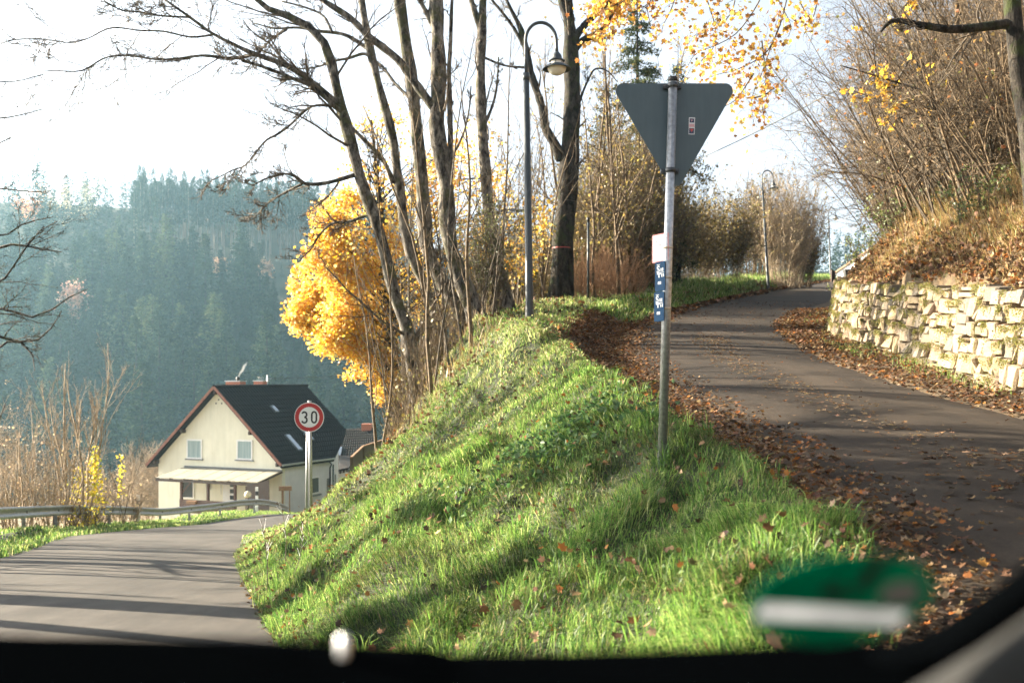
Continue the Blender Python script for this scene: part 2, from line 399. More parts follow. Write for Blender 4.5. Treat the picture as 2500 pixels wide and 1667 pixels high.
# ------------------------------------------------------------------ give-way sign seen from behind
def ypt(px,py,dY=0): return at(px,py,7.27+dY)
gz=float(zterr(at(1616,1132,7.27)[0],7.27))
base=at(1616,1132,7.27); base[2]=gz-.05
T=thing("give_way_sign","grey back of a triangular traffic sign on a tall galvanised pole in the grass","traffic sign",base)
pb=base.copy(); pt=ypt(1643,198)
G().cyl(pb,pt,.0325,sides=28).build("pole",M_steel,T)
cap=G(); cap.cyl(pt-np.array([0,0,.004]),pt+np.array([.0006,0,.026]),.0345,sides=28); cap.build("pole_cap",M_black,T)
def rounded(poly,r,n=7):
    out=[]; k=len(poly); P=[np.array(p,float) for p in poly]
    for i in range(k):
        a,b,c=P[i-1],P[i],P[(i+1)%k]; u=(a-b)/np.linalg.norm(a-b); v=(c-b)/np.linalg.norm(c-b)
        co=np.dot(u,v); half=math.acos(co)/2; t=r/math.tan(half); p0=b+u*t; p1=b+v*t
        ctr=b+(u+v)/np.linalg.norm(u+v)*r/math.sin(half)
        for s_ in np.linspace(0,1,n):
            q=p0*(1-s_)+p1*s_-ctr; q=q/np.linalg.norm(q)*r; out.append(ctr+q)
    return np.array(out)
tri=rounded([ypt(1489,204,.05),ypt(1803,204,.05),ypt(1648.5,474,.05)],.055)
def signbackmat():
    m,t,b=mk("weathered_sign_back"); n=tex(t,3,4); c=ramp(t,n.outputs[0],[(.3,(.062,.092,.104)),(.7,(.078,.11,.122))]).outputs[0]
    v=tex(t,55,3,.75); n4=tex(t,7,2); s=ramp(t,v.outputs[0],[(.68,(1,1,1)),(.74,(.3,.3,.3))]).outputs[0]
    k=ramp(t,n4.outputs[0],[(.45,(0,0,0)),(.62,(1,1,1))]).outputs[0]
    c=mixc(t,c,mixc(t,c,s,1.0,'MULTIPLY'),k)
    n5=tex(t,9,4,stretch=(6,1,.6)); c=mixc(t,c,ramp(t,n5.outputs[0],[(.4,(.95,.95,.95)),(.6,(1.03,1.03,1.03))]).outputs[0],1.0,'MULTIPLY')
    t.links.new(c,b.inputs["Base Color"]); b.inputs["Roughness"].default_value=.5; b.inputs["Metallic"].default_value=.15
    return m
pan=G().prism(tri,(0,.003,0)).build("sign_panel",signbackmat(),T)
def plate(g,pc,w_,h,R=None,d=.0012,col=None,mi=0):
    g.box((-w_/2,-d,-h/2),(w_/2,d,h/2),col,mi,R,pc)
C={k:pm("sticker_"+k,c,c,5,.5) for k,c in dict(white=(.7,.7,.7),red=(.55,.07,.05),navy=(.03,.04,.09),pink=(.62,.36,.36)).items()}
def sp(px,py,o=0): return ypt(px,py,.0485-o)
def flat(poly,mat,name,par,o): return G().prism([sp(x,y,o) for x,y in poly],(0,.0004,0)).build(name,mat,par)
stk=flat([(1682,287),(1697,287.5),(1695.5,329),(1681,328.5)],C['white'],"sticker",pan,.0006)
flat([(1684,289.5),(1695,290),(1694.6,300),(1683.6,299.6)],C['navy'],"sticker_print",pan,.0012)
flat([(1686,293),(1692,293),(1689,297.5)],C['pink'],"sticker_print",pan,.0018)
flat([(1683,303),(1695.4,303.4),(1695,311),(1682.6,310.6)],C['pink'],"sticker_print",pan,.0012)
flat([(1682.6,313),(1694.8,313.4),(1694.2,327),(1682.2,326.6)],C['navy'],"sticker_print",pan,.0012)
flat([(1684,315),(1694,315.2),(1688.6,323)],C['red'],"sticker_print",pan,.0018)
M_clamp=pm("dark_clamp_steel",(.05,.055,.06),(.10,.105,.11),40,.5,.6)
for py in (209,416):
    f_=(1132-py)/(1132-198); c_=pb*(1-f_)+pt*f_; c_[2]=ypt(0,py)[2]
    g=G(); g.cyl(c_-np.array([0,0,.017]),c_+np.array([0,0,.017]),.0365,sides=28)
    for sx in (-1,1):
        g.box((min(sx*.03,sx*.066),.016,-.015),(max(sx*.03,sx*.066),.046,.015),o=c_)
        g.cyl(c_+np.array([sx*.056,.004,0]),c_+np.array([sx*.056,.03,0]),.009,sides=8)
    g.build("clamp",M_clamp,T)
# three narrow plates strapped to the pole, facing left
def sideplate(px0,px1,py0,py1,wd,cols,name,lab):
    w3=(px1-px0)/F*7.27; dy=math.sqrt(wd*wd-w3*w3); zt_=ypt(0,py0)[2]; zb=ypt(0,py1)[2]
    pr=at(px1,900,7.235); d=nrm(np.array([-w3,dy,0])); n=np.array([-d[1],d[0],0]); n=n if n[0]<0 else -n
    def pt2(u,v,o=0): return np.array([pr[0],pr[1],0])+d*(1-u)*wd+n*o+np.array([0,0,zb+(zt_-zb)*v])
    def pn(poly,o,mat,nm,par,r=0):
        P=np.array([pt2(u,v,o) for u,v in poly])
        if r: P=rounded(P,r)
        return G().prism(P,n*(.0004 if o else .002)).build(nm,mat,par)
    root=pn([(0,0),(1,0),(1,1),(0,1)],0,cols[0],name,T,.012); tag(root,lab,None)
    return pn,root
M_red=pm("sign_red",(.50,.09,.07),(.56,.12,.09),8,.4); M_blue=pm("sign_blue",(.010,.046,.105),(.012,.055,.12),8,.6)
M_blue.node_tree.nodes['Principled BSDF'].inputs['Specular IOR Level'].default_value=.08
M_ink=pm("black_ink",(.02,.02,.02),(.03,.03,.03),8,.5)
def stroke(pts,wd):
    """flat ribbon polygons (list of quads in 2D) along points"""
    P=np.array(pts,float); t=np.gradient(P,axis=0); t/=np.linalg.norm(t,axis=1,keepdims=True); nn=np.stack([-t[:,1],t[:,0]],1)
    a=P+nn*wd/2; b=P-nn*wd/2
    return [[a[i],b[i],b[i+1],a[i+1]] for i in range(len(P)-1)]
pn,r=sideplate(1601,1632,568,638,.20,[M_red],"hydrant_plate","white plate with red border")
pn([(.06,.05),(.94,.05),(.94,.95),(.06,.95)],.0022,M_white,"plate_face",r,.008)
for poly in ([(.22,.60),(.78,.60),(.78,.62),(.22,.62)],[(.49,.25),(.53,.25),(.53,.60),(.49,.60)],[(.62,.42),(.86,.42),(.86,.44),(.62,.44)],[(.62,.48),(.8,.48),(.8,.50),(.62,.50)],[(.25,.72),(.34,.72),(.34,.76),(.25,.76)],[(.5,.84),(.72,.84),(.72,.86),(.5,.86)]):
    pn(poly,.0028,M_ink,"lettering",r)
for (y0,y1,x0,x1) in ((637.5,710,1606,1624),(711.5,784,1603.5,1621.5)):
    pn,r=sideplate(x0,x1,y0,y1,.14,[M_blue],"utility_plate","blue plate with white lettering")
    S=[(.62+.12*math.cos(a),.80+.045*math.sin(a)) for a in np.linspace(.3,4.6,9)]+[(.60+.13*math.cos(a),.705+.05*math.sin(a)) for a in np.linspace(1.5,-2.7,9)]
    g=G()
    for q4 in stroke([(a-.28,b) for a,b in S],.05)+stroke([(.62,.66),(.62,.77)],.09)+stroke([(.78,.66),(.78,.77)],.09)+stroke([(.18,.62),(.9,.62)],.022)+stroke([(.22,.585),(.6,.585)],.03)+stroke([(.41,.46),(.41,.60)],.09)+stroke([(.7,.47),(.7,.58)],.09)+stroke([(.86,.47),(.86,.58)],.07)+stroke([(.2,.9),(.5,.9)],.02):
        # one flat mesh of lettering
        w3=(x1-x0)/F*7.27; dy=math.sqrt(.14**2-w3*w3); d=nrm(np.array([-w3,dy,0])); n=np.array([-d[1],d[0],0]); n=n if n[0]<0 else -n
        zt_=ypt(0,y0)[2]; zb=ypt(0,y1)[2]; pr=at(x1,900,7.235)
        g.prism([np.array([pr[0],pr[1],0])+d*(1-u)*.14+n*.0024+np.array([0,0,zb+(zt_-zb)*v]) for u,v in q4],n*.0004)
    g.build("lettering",M_white,r)
    pn([(.3,.235),(.62,.235),(.62,.325),(.3,.325)],.0028,M_white,"symbol",r)
M_strap=pm("rusty_strap",(.42,.30,.17),(.6,.55,.47),60,.45,.6)
for py in (602,674,749):
    f_=(1132-py)/(1132-198); c_=pb*(1-f_)+pt*f_; G().cyl(c_-np.array([0,0,.009]),c_+np.array([0,0,.009]),.0345,sides=28).build("strap",M_strap,T)

# ------------------------------------------------------------------ 30 sign
def arc(cx,cy,rx,ry,a0,a1,n=16): return [(cx+rx*math.cos(a),cy+ry*math.sin(a)) for a in np.linspace(a0,a1,n)]
Y3=20.0; c3=at(756,1018,Y3); b3=at(759.5,1250,Y3); b3[2]=float(zterr(b3[0],Y3))-.05
T=thing("speed_limit_sign","round red and white 30 speed limit sign on a steel pole beside the road","traffic sign",b3)
G().cyl(b3,at(756,978,Y3),.036,sides=16).build("pole",M_steel,T)
R3=.298
def disc(r0,r1,o,mat,name,par,th=.002,n=48):
    a=np.linspace(0,2*np.pi,n,endpoint=False); P0=np.stack([r0*np.cos(a),0*a-o,r0*np.sin(a)],1)+c3; P1=np.stack([r1*np.cos(a),0*a-o,r1*np.sin(a)],1)+c3
    g=G()
    if r0==0:
        g.prism(P1[::-1],(0,th,0))
    else:
        i=np.arange(n); j=(i+1)%n; g.add(np.concatenate([P0,P1]),np.stack([i,j,j+n,i+n],1))
    return g.build(name,mat,par)
pl=disc(0,R3,.05,M_white,"disc",T,.004); disc(R3*.69,R3*.955,.0525,pm("speed_red",(.42,.02,.02),(.47,.03,.025),6,.4),"red_ring",pl)
def glyph(strokes,wd,s,ox,oz):
    g=G()
    for st in strokes:
        for q4 in stroke(st,wd): g.prism([c3+np.array([ox+u*s,-.0525,oz+v*s]) for u,v in q4],(0,.0003,0))
    g.build("digit",M_ink,pl)
s3=.128
glyph([arc(0,.42,.36,.40,2.75,-1.35,14)+arc(0,-.43,.40,.44,1.45,-2.8,16)],.27,s3,-.096,0)
glyph([arc(0,.38,.36,.47,0,math.pi,12)+arc(0,-.38,.36,.47,math.pi,2*math.pi,12)+[(.36,.38),(.36,.42)]],.27,s3,.099,0)
b4=at(747,1222,26); b4[2]=float(zterr(b4[0],26))-.05
tag(G().cyl(b4,at(751,1040,26),.03,sides=10,col=None).build("sign_post",M_steel,None,(0,0,0)),"thin bare steel post close behind the pole of the speed limit sign","post")

# ------------------------------------------------------------------ street lamps
M_globe=pm("lamp_globe",(.78,.74,.64),(.82,.78,.68),4,.35)
def lamp_parts(T,tilt=0.0):
    """local geometry: 6.05 m lamp, arm towards +x"""
    o=np.zeros(3); X=lambda x,z:np.array([x+tilt*z,0,z])
    G().tubes([X(0,-.25),X(0,.12),X(0,.35),X(0,4.9)],[.088,.088,.078,.06],16,cap=True).build("pole",M_lamp,T,o)
    g=G(); g.tubes([X(0,4.85),X(0,5.0)],[.066,.064],16,cap=True)
    pts=[X(0,4.9),X(0,5.3),X(0,5.66)]+[X(.30-.30*math.cos(a),5.66+.36*math.sin(a)) for a in np.linspace(.12,math.pi*.98,22)]+[X(.605,5.52),X(.61,5.42)]
    g.tubes(pts,[.034]*len(pts),12,cap=True); g.build("arm",M_lamp,T,o)
    h=X(.61,5.42)
    G().lathe([(0.02,.03),(.045,0.0),(.085,-.05),(.102,-.10),(.105,-.14),(.16,-.165),(.163,-.18),(.1,-.185)],h,28).build("lamp_cap",M_lamp,T,o)
    G().lathe([(.115,-.18),(.118,-.25)],h,28).build("lamp_neck",M_globe,T,o)
    g=G(); g.lathe([(.11,-.235),(.19,-.262),(.275,-.325),(.286,-.345),(.27,-.34),(.18,-.285),(.1,-.26)],h,36)
    for a in np.arange(6)*math.pi/3+.3: g.cyl(h+np.array([.13*math.cos(a),.13*math.sin(a),-.175]),h+np.array([.13*math.cos(a),.13*math.sin(a),-.245]),.006,sides=5)
    g.build("lamp_shade",M_lamp,T,o)
    th=np.linspace(0.02,math.pi/2,10)
    G().lathe([(.185*math.cos(a),-.315-.15*math.sin(a)) for a in np.linspace(0,math.pi/2-.05,10)],h,28).build("lamp_globe",M_globe,T,o)
lp=[(1293,803,19.6,"tall grey swan-neck street lamp on the grassy top of the bank"),
    (1876,683,54.4,"grey swan-neck street lamp at the bend in front of the big bare bush"),
    (2028,681,85.0,"small distant swan-neck street lamp at the top of the lane by the white building")]
LAMP=None
for k,(px,py,Y,lab) in enumerate(lp):
    p=at(px,py,Y); p[2]=min(p[2],float(zterr(p[0],Y))+.05) if k else float(zterr(p[0],Y))
    s_=(p[2] and 1.0)
    if k==0:
        LAMP=thing("street_lamp",lab,"street lamp",p,"swan-neck street lamps along the lane"); lamp_parts(LAMP,-.0135); s_=(at(0,58,Y)[2]-p[2])/6.0
        LAMP.scale=(1,1,s_)
    else:
        c=dup(LAMP,p,lab); hgt=(at(0,(415,507)[k-1],Y)[2]-p[2])/6.05; c.scale=(1,1,hgt); c.rotation_euler=(0,(-.045,-.02)[k-1],(0.0,.0)[k-1])

# ------------------------------------------------------------------ guard rail
rp=[(-160,1244,20.5),(0,1238,25),(170,1232,31),(300,1235.5,37),(398,1241,41.5),(508,1230,46),(600,1217.5,49),(660,1218,51),(694,1230,52),(714,1243,53)]
RP=np.array([at(a,b,c) for a,b,c in rp]); s_=np.concatenate([[0],np.cumsum(np.linalg.norm(np.diff(RP,axis=0),axis=1))])
u=np.arange(0,s_[-1],.25); RS=np.stack([np.interp(u,s_,RP[:,k]) for k in range(3)],1)
ker=np.ones(9)/9
for k in range(3):
    pad=np.concatenate([[RS[0,k]]*4+0*RS[:4,k],RS[:,k],[RS[-1,k]]*4+0*RS[:4,k]]); RS[:,k]=np.convolve(pad,ker,'valid')
T=thing("guard_rail","long grey steel crash barrier along the outer edge of the road","guard rail",(RS[0][0],RS[0][1],RS[0][2]-.75))
prof=np.array([(.0,0.0),(.035,-.012),(.05,-.05),(.035,-.095),(-.03,-.125),(-.03,-.185),(.035,-.215),(.05,-.26),(.035,-.295),(0,-.31)])
tn=np.gradient(RS,axis=0); tn[:,2]=0; tn=nrm(tn); nn=np.stack([tn[:,1],-tn[:,0],0*tn[:,0]],1)   # towards the road
V=RS[:,None]+nn[:,None]*prof[None,:,0:1]+np.array([0,0,1.])*prof[None,:,1:2]
k=len(prof); i=np.arange(len(RS)-1)[:,None]*k+np.arange(k-1)[None]
Vb=V-nn[:,None]*.006; n_=len(RS)*k
g=G(); g.add(V.reshape(-1,3),np.stack([i,i+1,i+1+k,i+k],-1).reshape(-1,4),None,0,True); g.add(Vb.reshape(-1,3),np.stack([i,i+k,i+1+k,i+1],-1).reshape(-1,4),None,0,True)
g.build("rail",M_rail,T)
M_post=pm("post_zinc",(.13,.135,.14),(.22,.225,.23),15,.5,.4)
for uu in np.arange(1.0,s_[-1]-3,2.9):
    p=np.array([np.interp(uu,u,RS[:,q]) for q in range(3)]); j=min(int(uu/.25),len(nn)-1); gz=float(zterr(p[0],p[1])); 
    R=np.stack([nn[j],tn[j],np.array([0,0,1.])],1)
    g=G(); g.box((-.16,-.055,gz-.4-p[2]),(-.148,.055,-.02),None,0,R,p); g.box((-.148,-.055,gz-.4-p[2]),(-.05,-.047,-.02),None,0,R,p); g.box((-.06,-.055,-.30),(-.02,.055,-.01),None,0,R,p)
    g.build("rail_post",M_post,T)
# delineators
for (px,py,Y,lab) in ((338,1209,38.6,"white marker post with a black band behind the middle of the crash barrier"),(627,1189,51.5,"white marker post with a black band in front of the dark wooden screen")):
    tp=at(px,py,Y); b=tp.copy(); b[2]=min(float(zterr(b[0],Y)),tp[2]-.95)-.02; H=tp[2]-b[2]
    T=thing("marker_post",lab,"marker post",b,"roadside marker posts")
    def sec(z0,z1,nm,mat):
        G().prism([b+np.array([x,y,z0]) for x,y in ((-.06,-.05),(.06,-.05),(.075,.0),(.05,.06),(-.05,.06),(-.075,0))],(.0,0,z1-z0)).build(nm,mat,T)
    sec(0,H-.42,"post",M_white); sec(H-.42,H-.20,"black_band",M_black); sec(H-.20,H,"post_top",M_white)
# garden lamp (pale knob) and little wooden board
p=at(605,1217,53); p[2]=float(zterr(p[0],53)); T=thing("garden_light","small post with a pale round head behind the barrier near the porch","garden light",p)
tp=at(605,1207,53); G().cyl(p,tp,.05,sides=8).build("post",M_twig,T); G().lathe([(0.02,-.18),(.17,-.1),(.2,0),(.14,.14),(0.01,.2)],tp,14).build("lamp_head",pm("pale_knob",(.6,.52,.36),(.7,.62,.45),6,.5),T)
M_wood=pm("brown_wood",(.16,.085,.04),(.27,.155,.075),5,.7,stretch=(1,1,9)); M_dwood=pm("dark_stained_wood",(.030,.018,.013),(.06,.033,.022),8,.6,stretch=(8,8,1))
pa=at(692,1230,56); T=thing("wooden_board","small brown wooden board on two posts beside the white house wall","sign",(pa[0],56,float(zterr(pa[0],56))))
G().box((-.36,-.03,-.14),(.36,.03,.12),o=at(696.5,1191.5,56)).build("board",M_wood,T)
for px,wd in ((690,.06),(707,.032)):
    q_=at(px,1196,56.05); G().box((-wd,-.03,float(zterr(q_[0],56))-.2-q_[2]),(wd,.03,0),o=q_).build("post",M_wood,T)

# ------------------------------------------------------------------ yellow house
yaw=math.radians(-23); ex=np.array([math.cos(yaw),math.sin(yaw),0]); ey=np.array([-math.sin(yaw),math.cos(yaw),0]); ez=np.array([0,0,1.])
WH=9.85; XR=(689-HX)/F*62; O=np.array([XR,62,0])-ex*WH/2     # middle of the gable wall
def H(x,y,z): return O+ex*x+ey*y+ez*z
def gxs(px,y=0.0):   # local x on plane y whose column is px
    k=(px-HX)/F; b=O+ey*y
    return (k*b[1]-b[0])/(ex[0]-k*ex[1])
def gpt(px,py,y=0.0):
    x=gxs(px,y); return x,(HY-py)/F*(O+ex*x+ey*y)[1]
ZG=-8.75; ZR=gpt(528,945)[1]; ZE=-5.35
HW=WH/2; eav=.22
slope=(ZR-ZE)/(HW+.25)
LEN=9.7
T=thing("yellow_house","pale yellow gabled house with a dark tiled roof and glazed porch below the road","house",(O[0],O[1],ZG))
def plaster(name,c1,c2):
    m,t,b=mk(name); n=tex(t,1.1,5,.65); n2=tex(t,60,3); n3=tex(t,.9,4,stretch=(3,3,.35))
    c=ramp(t,n.outputs[0],[(.35,c1),(.65,c2)]).outputs[0]; c=mixc(t,c,ramp(t,n3.outputs[0],[(.38,(.95,.955,.95)),(.6,(1.02,1.02,1.02))]).outputs[0],1.0,'MULTIPLY')
    t.links.new(c,b.inputs["Base Color"]); b.inputs["Roughness"].default_value=.9; bump(t,b,n2.outputs[0],.3,.01); return m
M_yel=plaster("yellow_render",(.74,.72,.58),(.80,.78,.64)); M_wht=plaster("white_render",(.66,.645,.63),(.74,.725,.71))
zroof=lambda x: ZR-.22-slope*abs(x+ .0)
# gable wall
xp=0.0
G().prism([H(-HW,0,ZG-.6),H(HW,0,ZG-.6),H(HW,0,zroof(HW)),H(0,0,zroof(0)),H(-HW,0,zroof(-HW))],ey*.3).build("gable_wall",M_yel,T)
yc=5.4; xb=.60*HW
g=G(); g.prism([H(HW-.003,.303,ZG-.6),H(HW-.003,yc,ZG-.6),H(HW-.003,yc,zroof(HW)),H(HW-.003,.303,zroof(HW))],-ex*.3)
g.prism([H(HW-.01,yc+.004,ZG-.6),H(xb,LEN-.3,ZG-.6),H(xb,LEN-.3,zroof(xb)),H(HW-.01,yc+.004,zroof(HW))],-ex*.3)
g.build("side_wall",M_wht,T)
g=G(); g.prism([H(-HW+.003,.303,ZG-.6),H(-HW+.003,LEN-.3,ZG-.6),H(-HW+.003,LEN-.3,zroof(HW)),H(-HW+.003,.303,zroof(HW))],ex*.3)
g.prism([H(-HW+.31,LEN-.32,ZG-.6),H(xb-.31,LEN-.32,ZG-.6),H(xb-.31,LEN-.32,zroof(xb)),H(0,LEN-.32,zroof(0)),H(-HW+.31,LEN-.32,zroof(HW))],-ey*.25)
g.build("rear_wall",M_wht,T)
def tilemat(name,c1,c2):
    m,t,b=mk(name); n=tex(t,3,5,.7); c=ramp(t,n.outputs[0],[(.35,c1),(.7,c2)]).outputs[0]; t.links.new(c,b.inputs["Base Color"]); b.inputs["Roughness"].default_value=.8; b.inputs["Specular IOR Level"].default_value=.25; return m
M_tile=tilemat("dark_roof_tile",(.004,.0035,.0033),(.012,.0095,.0085))
def roofplane(P0,dirr,down,nr,nc,lens,rgt):
    """tiled slope: rows of overlapping courses with a wavy cross-section. P0 ridge start; lens(f)->(start,end) along the ridge at fraction f"""
    g=G(); nmv=nrm(np.cross(dirr,down)); nmv=nmv if nmv[2]>0 else -nmv
    for r in range(nr):
        f0,f1=r/nr,(r+1)/nr; a0,b0=lens(f0); a1,b1=lens(f1); n=nc*4
        t=np.linspace(0,1,n+1); wave=.025*np.sin(t*nc*2*np.pi)
        up_=P0+dirr*(a0+(b0-a0)*t)[:,None]+down*f0+nmv*(wave+.02)[:,None]
        lo_=P0+dirr*(a1+(b1-a1)*t)[:,None]+down*(f1+.012)+nmv*(wave+.065)[:,None]
        lo2=lo_-nmv*.06
        i=np.arange(n); m=n+1
        g.add(np.concatenate([up_,lo_,lo2]),np.concatenate([np.stack([i,i+1,i+1+m,i+m],1),np.stack([i+m,i+1+m,i+1+2*m,i+2*m],1)]))
    return g
OV=.45; YB=LEN; xe=HW+.25
down_r=(ex*xe+ez*(-slope*xe)); down_l=(-ex*(xe+.35)+ez*(-slope*(xe+.35)))
P0=H(0,-OV,ZR)
def lens_r(f):
    # lower back corner is cut away
    fb=.66; e=YB+OV
    return (0,e) if f<=fb else (0,e-(f-fb)/(1-fb)*(e-(yc+OV)))
rf=roofplane(P0,ey,down_r,17,34,lens_r,1); g2=roofplane(P0,ey,down_l,18,34,lambda f:(0,YB+OV),0)
rf.V+=g2.V; rf.C+=g2.C; rf.Fs+=[(f+rf.n,m,s_) for f,m,s_ in g2.Fs]; rf.n+=g2.n
for dn in (down_r,): 
    f=.66; rf.prism([P0-ez*.08,P0+ey*(YB+OV)-ez*.08,P0+ey*(YB+OV)+dn*f-ez*.08,P0+ey*(yc+OV)+dn-ez*.08,P0+dn-ez*.08],-ez*.1)
rf.prism([P0-ez*.08,P0+ey*(YB+OV)-ez*.08,P0+ey*(YB+OV)+down_l-ez*.08,P0+down_l-ez*.08],-ez*.1)
ridge=rf
for yy in np.arange(-OV,YB,.33): ridge.tubes([H(0,yy,ZR+.035),H(0,yy+.35,ZR+.05)],[.11,.12],8)
roof=ridge.build("roof",M_tile,T)
M_verge=pm("red_brown_verge",(.15,.05,.03),(.23,.085,.05),4,.7); M_brick=pm("chimney_brick",(.36,.12,.07),(.48,.18,.10),18,.85)
for dn in (down_r,down_l): 
    g=G(); nrows=18
    for r in range(nrows): g.beam(P0-ey*.02+dn*(r/nrows)+ez*.0,P0-ey*.02+dn*((r+1.08)/nrows)+ez*.035,.07,.17)
    g.build("verge_tiles",M_verge,roof)
for x,w_ in ((0,.16),(HW*.55,.14),(-HW*.55,.14),(HW*.97,.12),(-HW*1.0,.14)):
    G().box((-w_/2,0,-.24),(w_/2,OV-.02,0),None,0,np.stack([ex,ey,ez],1),H(x,-OV+.03,zroof(x)-.02+.02)).build("purlin_end",M_dwood,T)
B3=np.stack([ex,ey,ez],1)
def chim(px0,px1,py0,ytop,y,nm):
    x0=gxs(px0,y); x1=gxs(px1,y); zt_=gpt(px0,py0,y)[1]
    g=G(); g.box((x0,y-.3,ZR-.9),(x1,y+.3,zt_),None,0,B3,O); o=g.build("chimney",M_brick,roof)
    g=G(); g.box((x0-.05,y-.35,zt_+.002),(x1+.05,y+.35,zt_+.07),None,0,B3,O); g.build("chimney_cap",M_steel,roof); return (x0+x1)/2,zt_
cx,cz=chim(558,593,931.5,0,3.0,"a"); pp=H(gxs(581,3.0),3.0,cz); G().cyl(pp,pp+ez*.32,.12,.13,12).build("flue",M_black,roof)
x2,z2=chim(626,648,931,0,5.5,"b")
g=G()
for dx in (-.2,-.07,.07,.2): g.cyl(H(x2+dx,5.5,z2+.05),H(x2+dx,5.5,z2+.28),.012,sides=5)
g.cyl(H(x2-.3,5.5,z2+.28),H(x2+.25,5.5,z2+.29),.012,sides=5); g.build("aerial",M_post,roof)
ms=H(gxs(653,5.4),5.4,ZR-.2); g=G(); g.cyl(ms,ms+ez*1.0,.045,sides=8); g.cyl(ms+ez*.75-ex*.1,ms+ez*.75+ex*.35,.015,sides=5); g.build("cable_mast",M_steel,roof)
# smoke
sm_=G(); st=pp+ez*.3
pts=[st+np.array([.03,0,.0]),st+np.array([.12,0,.25]),st+np.array([.30,0,.45]),st+np.array([.42,0,.75]),st+np.array([.62,0,1.0])]
sm_.tubes(pts,[.05,.07,.09,.10,.03],10,cap=True)
msm=bpy.data.materials.new("smoke_vapour"); msm.use_nodes=True; t=msm.node_tree; t.nodes.remove(t.nodes["Principled BSDF"]); pv=t.nodes.new("ShaderNodeVolumePrincipled")
pv.inputs["Color"].default_value=(.95,.95,.95,1); pv.inputs["Density"].default_value=1.5; t.links.new(pv.outputs[0],t.nodes["Material Output"].inputs["Volume"])
tag(sm_.build("smoke",msm,None,(0,0,0)),"thin white smoke drifting from the flue of the yellow house","smoke",None,"stuff")
# skylights
def skylight(px,py,wd,ln):
    # on the right slope: find f along slope, d along ridge by search
    best=None
    for f in np.linspace(.05,.97,93):
        for d in np.linspace(0,YB,100):
            p=P0+ey*d+down_r*f; e=abs(HX+F*p[0]/p[1]-px)+abs(HY-F*p[2]/p[1]-py)
            if best is None or e<best[0]: best=(e,f,d)
    _,f,d=best; dn=nrm(down_r); nv=nrm(np.cross(ey,dn)); nv=nv if nv[2]>0 else -nv
    c=P0+ey*d+down_r*f+nv*.12; R=np.stack([ey,dn,nv],1)
    fr=G(); fr.box((-wd/2,-ln/2,-.06),(wd/2,ln/2,.03),None,0,R,c); o=fr.build("skylight",M_post,roof)
    return c,R
M_glassr=mk("roof_window_glass")[0]; b=M_glassr.node_tree.nodes["Principled BSDF"]; b.inputs["Base Color"].default_value=(.45,.5,.52,1); b.inputs["Roughness"].default_value=.12; b.inputs["Metallic"].default_value=.9
def pane(c,R,wd,ln): G().box((-wd/2+.05,-ln/2+.05,.032),(wd/2-.05,ln/2-.05,.045),None,0,R,c).build("skylight_pane",M_glassr,roof)
for px,py,wd,ln in ((669,1000,.42,.6),(714,1082,.5,1.45),(745,1060,.5,1.3)):
    c,R=skylight(px,py,wd,ln); pane(c,R,wd,ln)
# hatch bricks under small skylight
# windows
M_curt=mk("curtained_glass")[0]; t=M_curt.node_tree; b=t.nodes["Principled BSDF"]; n=tex(t,1,2,stretch=(16,16,.4)); t.links.new(ramp(t,n.outputs[0],[(.35,(.22,.31,.33)),(.65,(.36,.45,.46))]).outputs[0],b.inputs["Base Color"]); b.inputs["Roughness"].default_value=.12
M_dglass=mk("dark_glass")[0]; b=M_dglass.node_tree.nodes["Principled BSDF"]; b.inputs["Base Color"].default_value=(.05,.06,.065,1); b.inputs["Roughness"].default_value=.06
def hwin(px0,px1,py0,py1,pmat=M_curt,sill=True,y=0,fw=.09):
    x0,z0=gpt(px0,py1,y); x1,z1=gpt(px1,py0,y); z0=gpt((px0+px1)/2,py1,y)[1]; z1=gpt((px0+px1)/2,py0,y)[1]
    fr=G()
    for lo,hi in (((x0,y-.05,z0),(x0+fw,y-.002,z1)),((x1-fw,y-.05,z0),(x1,y-.002,z1)),((x0+fw,y-.05,z0),(x1-fw,y-.002,z0+fw)),((x0+fw,y-.05,z1-fw),(x1-fw,y-.002,z1))): fr.box(lo,hi,None,0,B3,O)
    f=fr.build("window",M_white,T)
    G().box((x0+fw,y-.03,z0+fw),(x1-fw,y-.004,z1-fw),None,0,B3,O).build("pane",pmat,f)
    if sill: G().box((x0-.09,y-.12,z0-.08),(x1+.09,y-.003,z0-.003),None,0,B3,O).build("sill",M_post,f)
    return f
hwin(456.5,494,1072,1119.5); hwin(578.5,617,1073.5,1122)
for px,py in ((534,975.5),(527.5,984.5),(541.5,984.5)):
    x,z=gpt(px,py); G().cyl(H(x,-.01,z),H(x,.02,z),.055,sides=12).build("vent_hole",M_black,T)
# porch
x0=gxs(452); x1=HW+.02; zt0=gpt(570,1145)[1]; PD=2.3
xf0=x0-.35; xf1=x1-.1; zf=zt0-.50
M_pglass=pm("porch_roof_sheet",(.25,.235,.19),(.33,.31,.25),3,.4); 
pr=thing("porch",None,None,(0,0,0)); pr.parent=T; pr.location=(H(0,-1,ZG)[0]-T.location[0],H(0,-1,ZG)[1]-T.location[1],0); pr["label"]="glazed lean-to porch with brown posts"
nP=7
g=G()
for k in range(nP):
    a=k/nP; b_=(k+1)/nP-.008
    A=H(x0+(x1-x0)*a,-.02,zt0); Bq=H(x0+(x1-x0)*b_,-.02,zt0); Cq=H(xf0+(xf1-xf0)*b_,-PD,zf); D=H(xf0+(xf1-xf0)*a,-PD,zf)
    g.prism([A,Bq,Cq,D],ez*.03)
g.build("porch_roof",M_pglass,pr)
g=G()
for k in range(nP+1):
    a=k/nP; g.beam(H(x0+(x1-x0)*a,-.02,zt0-.05),H(xf0+(xf1-xf0)*a,-PD,zf-.05),.06,.09)
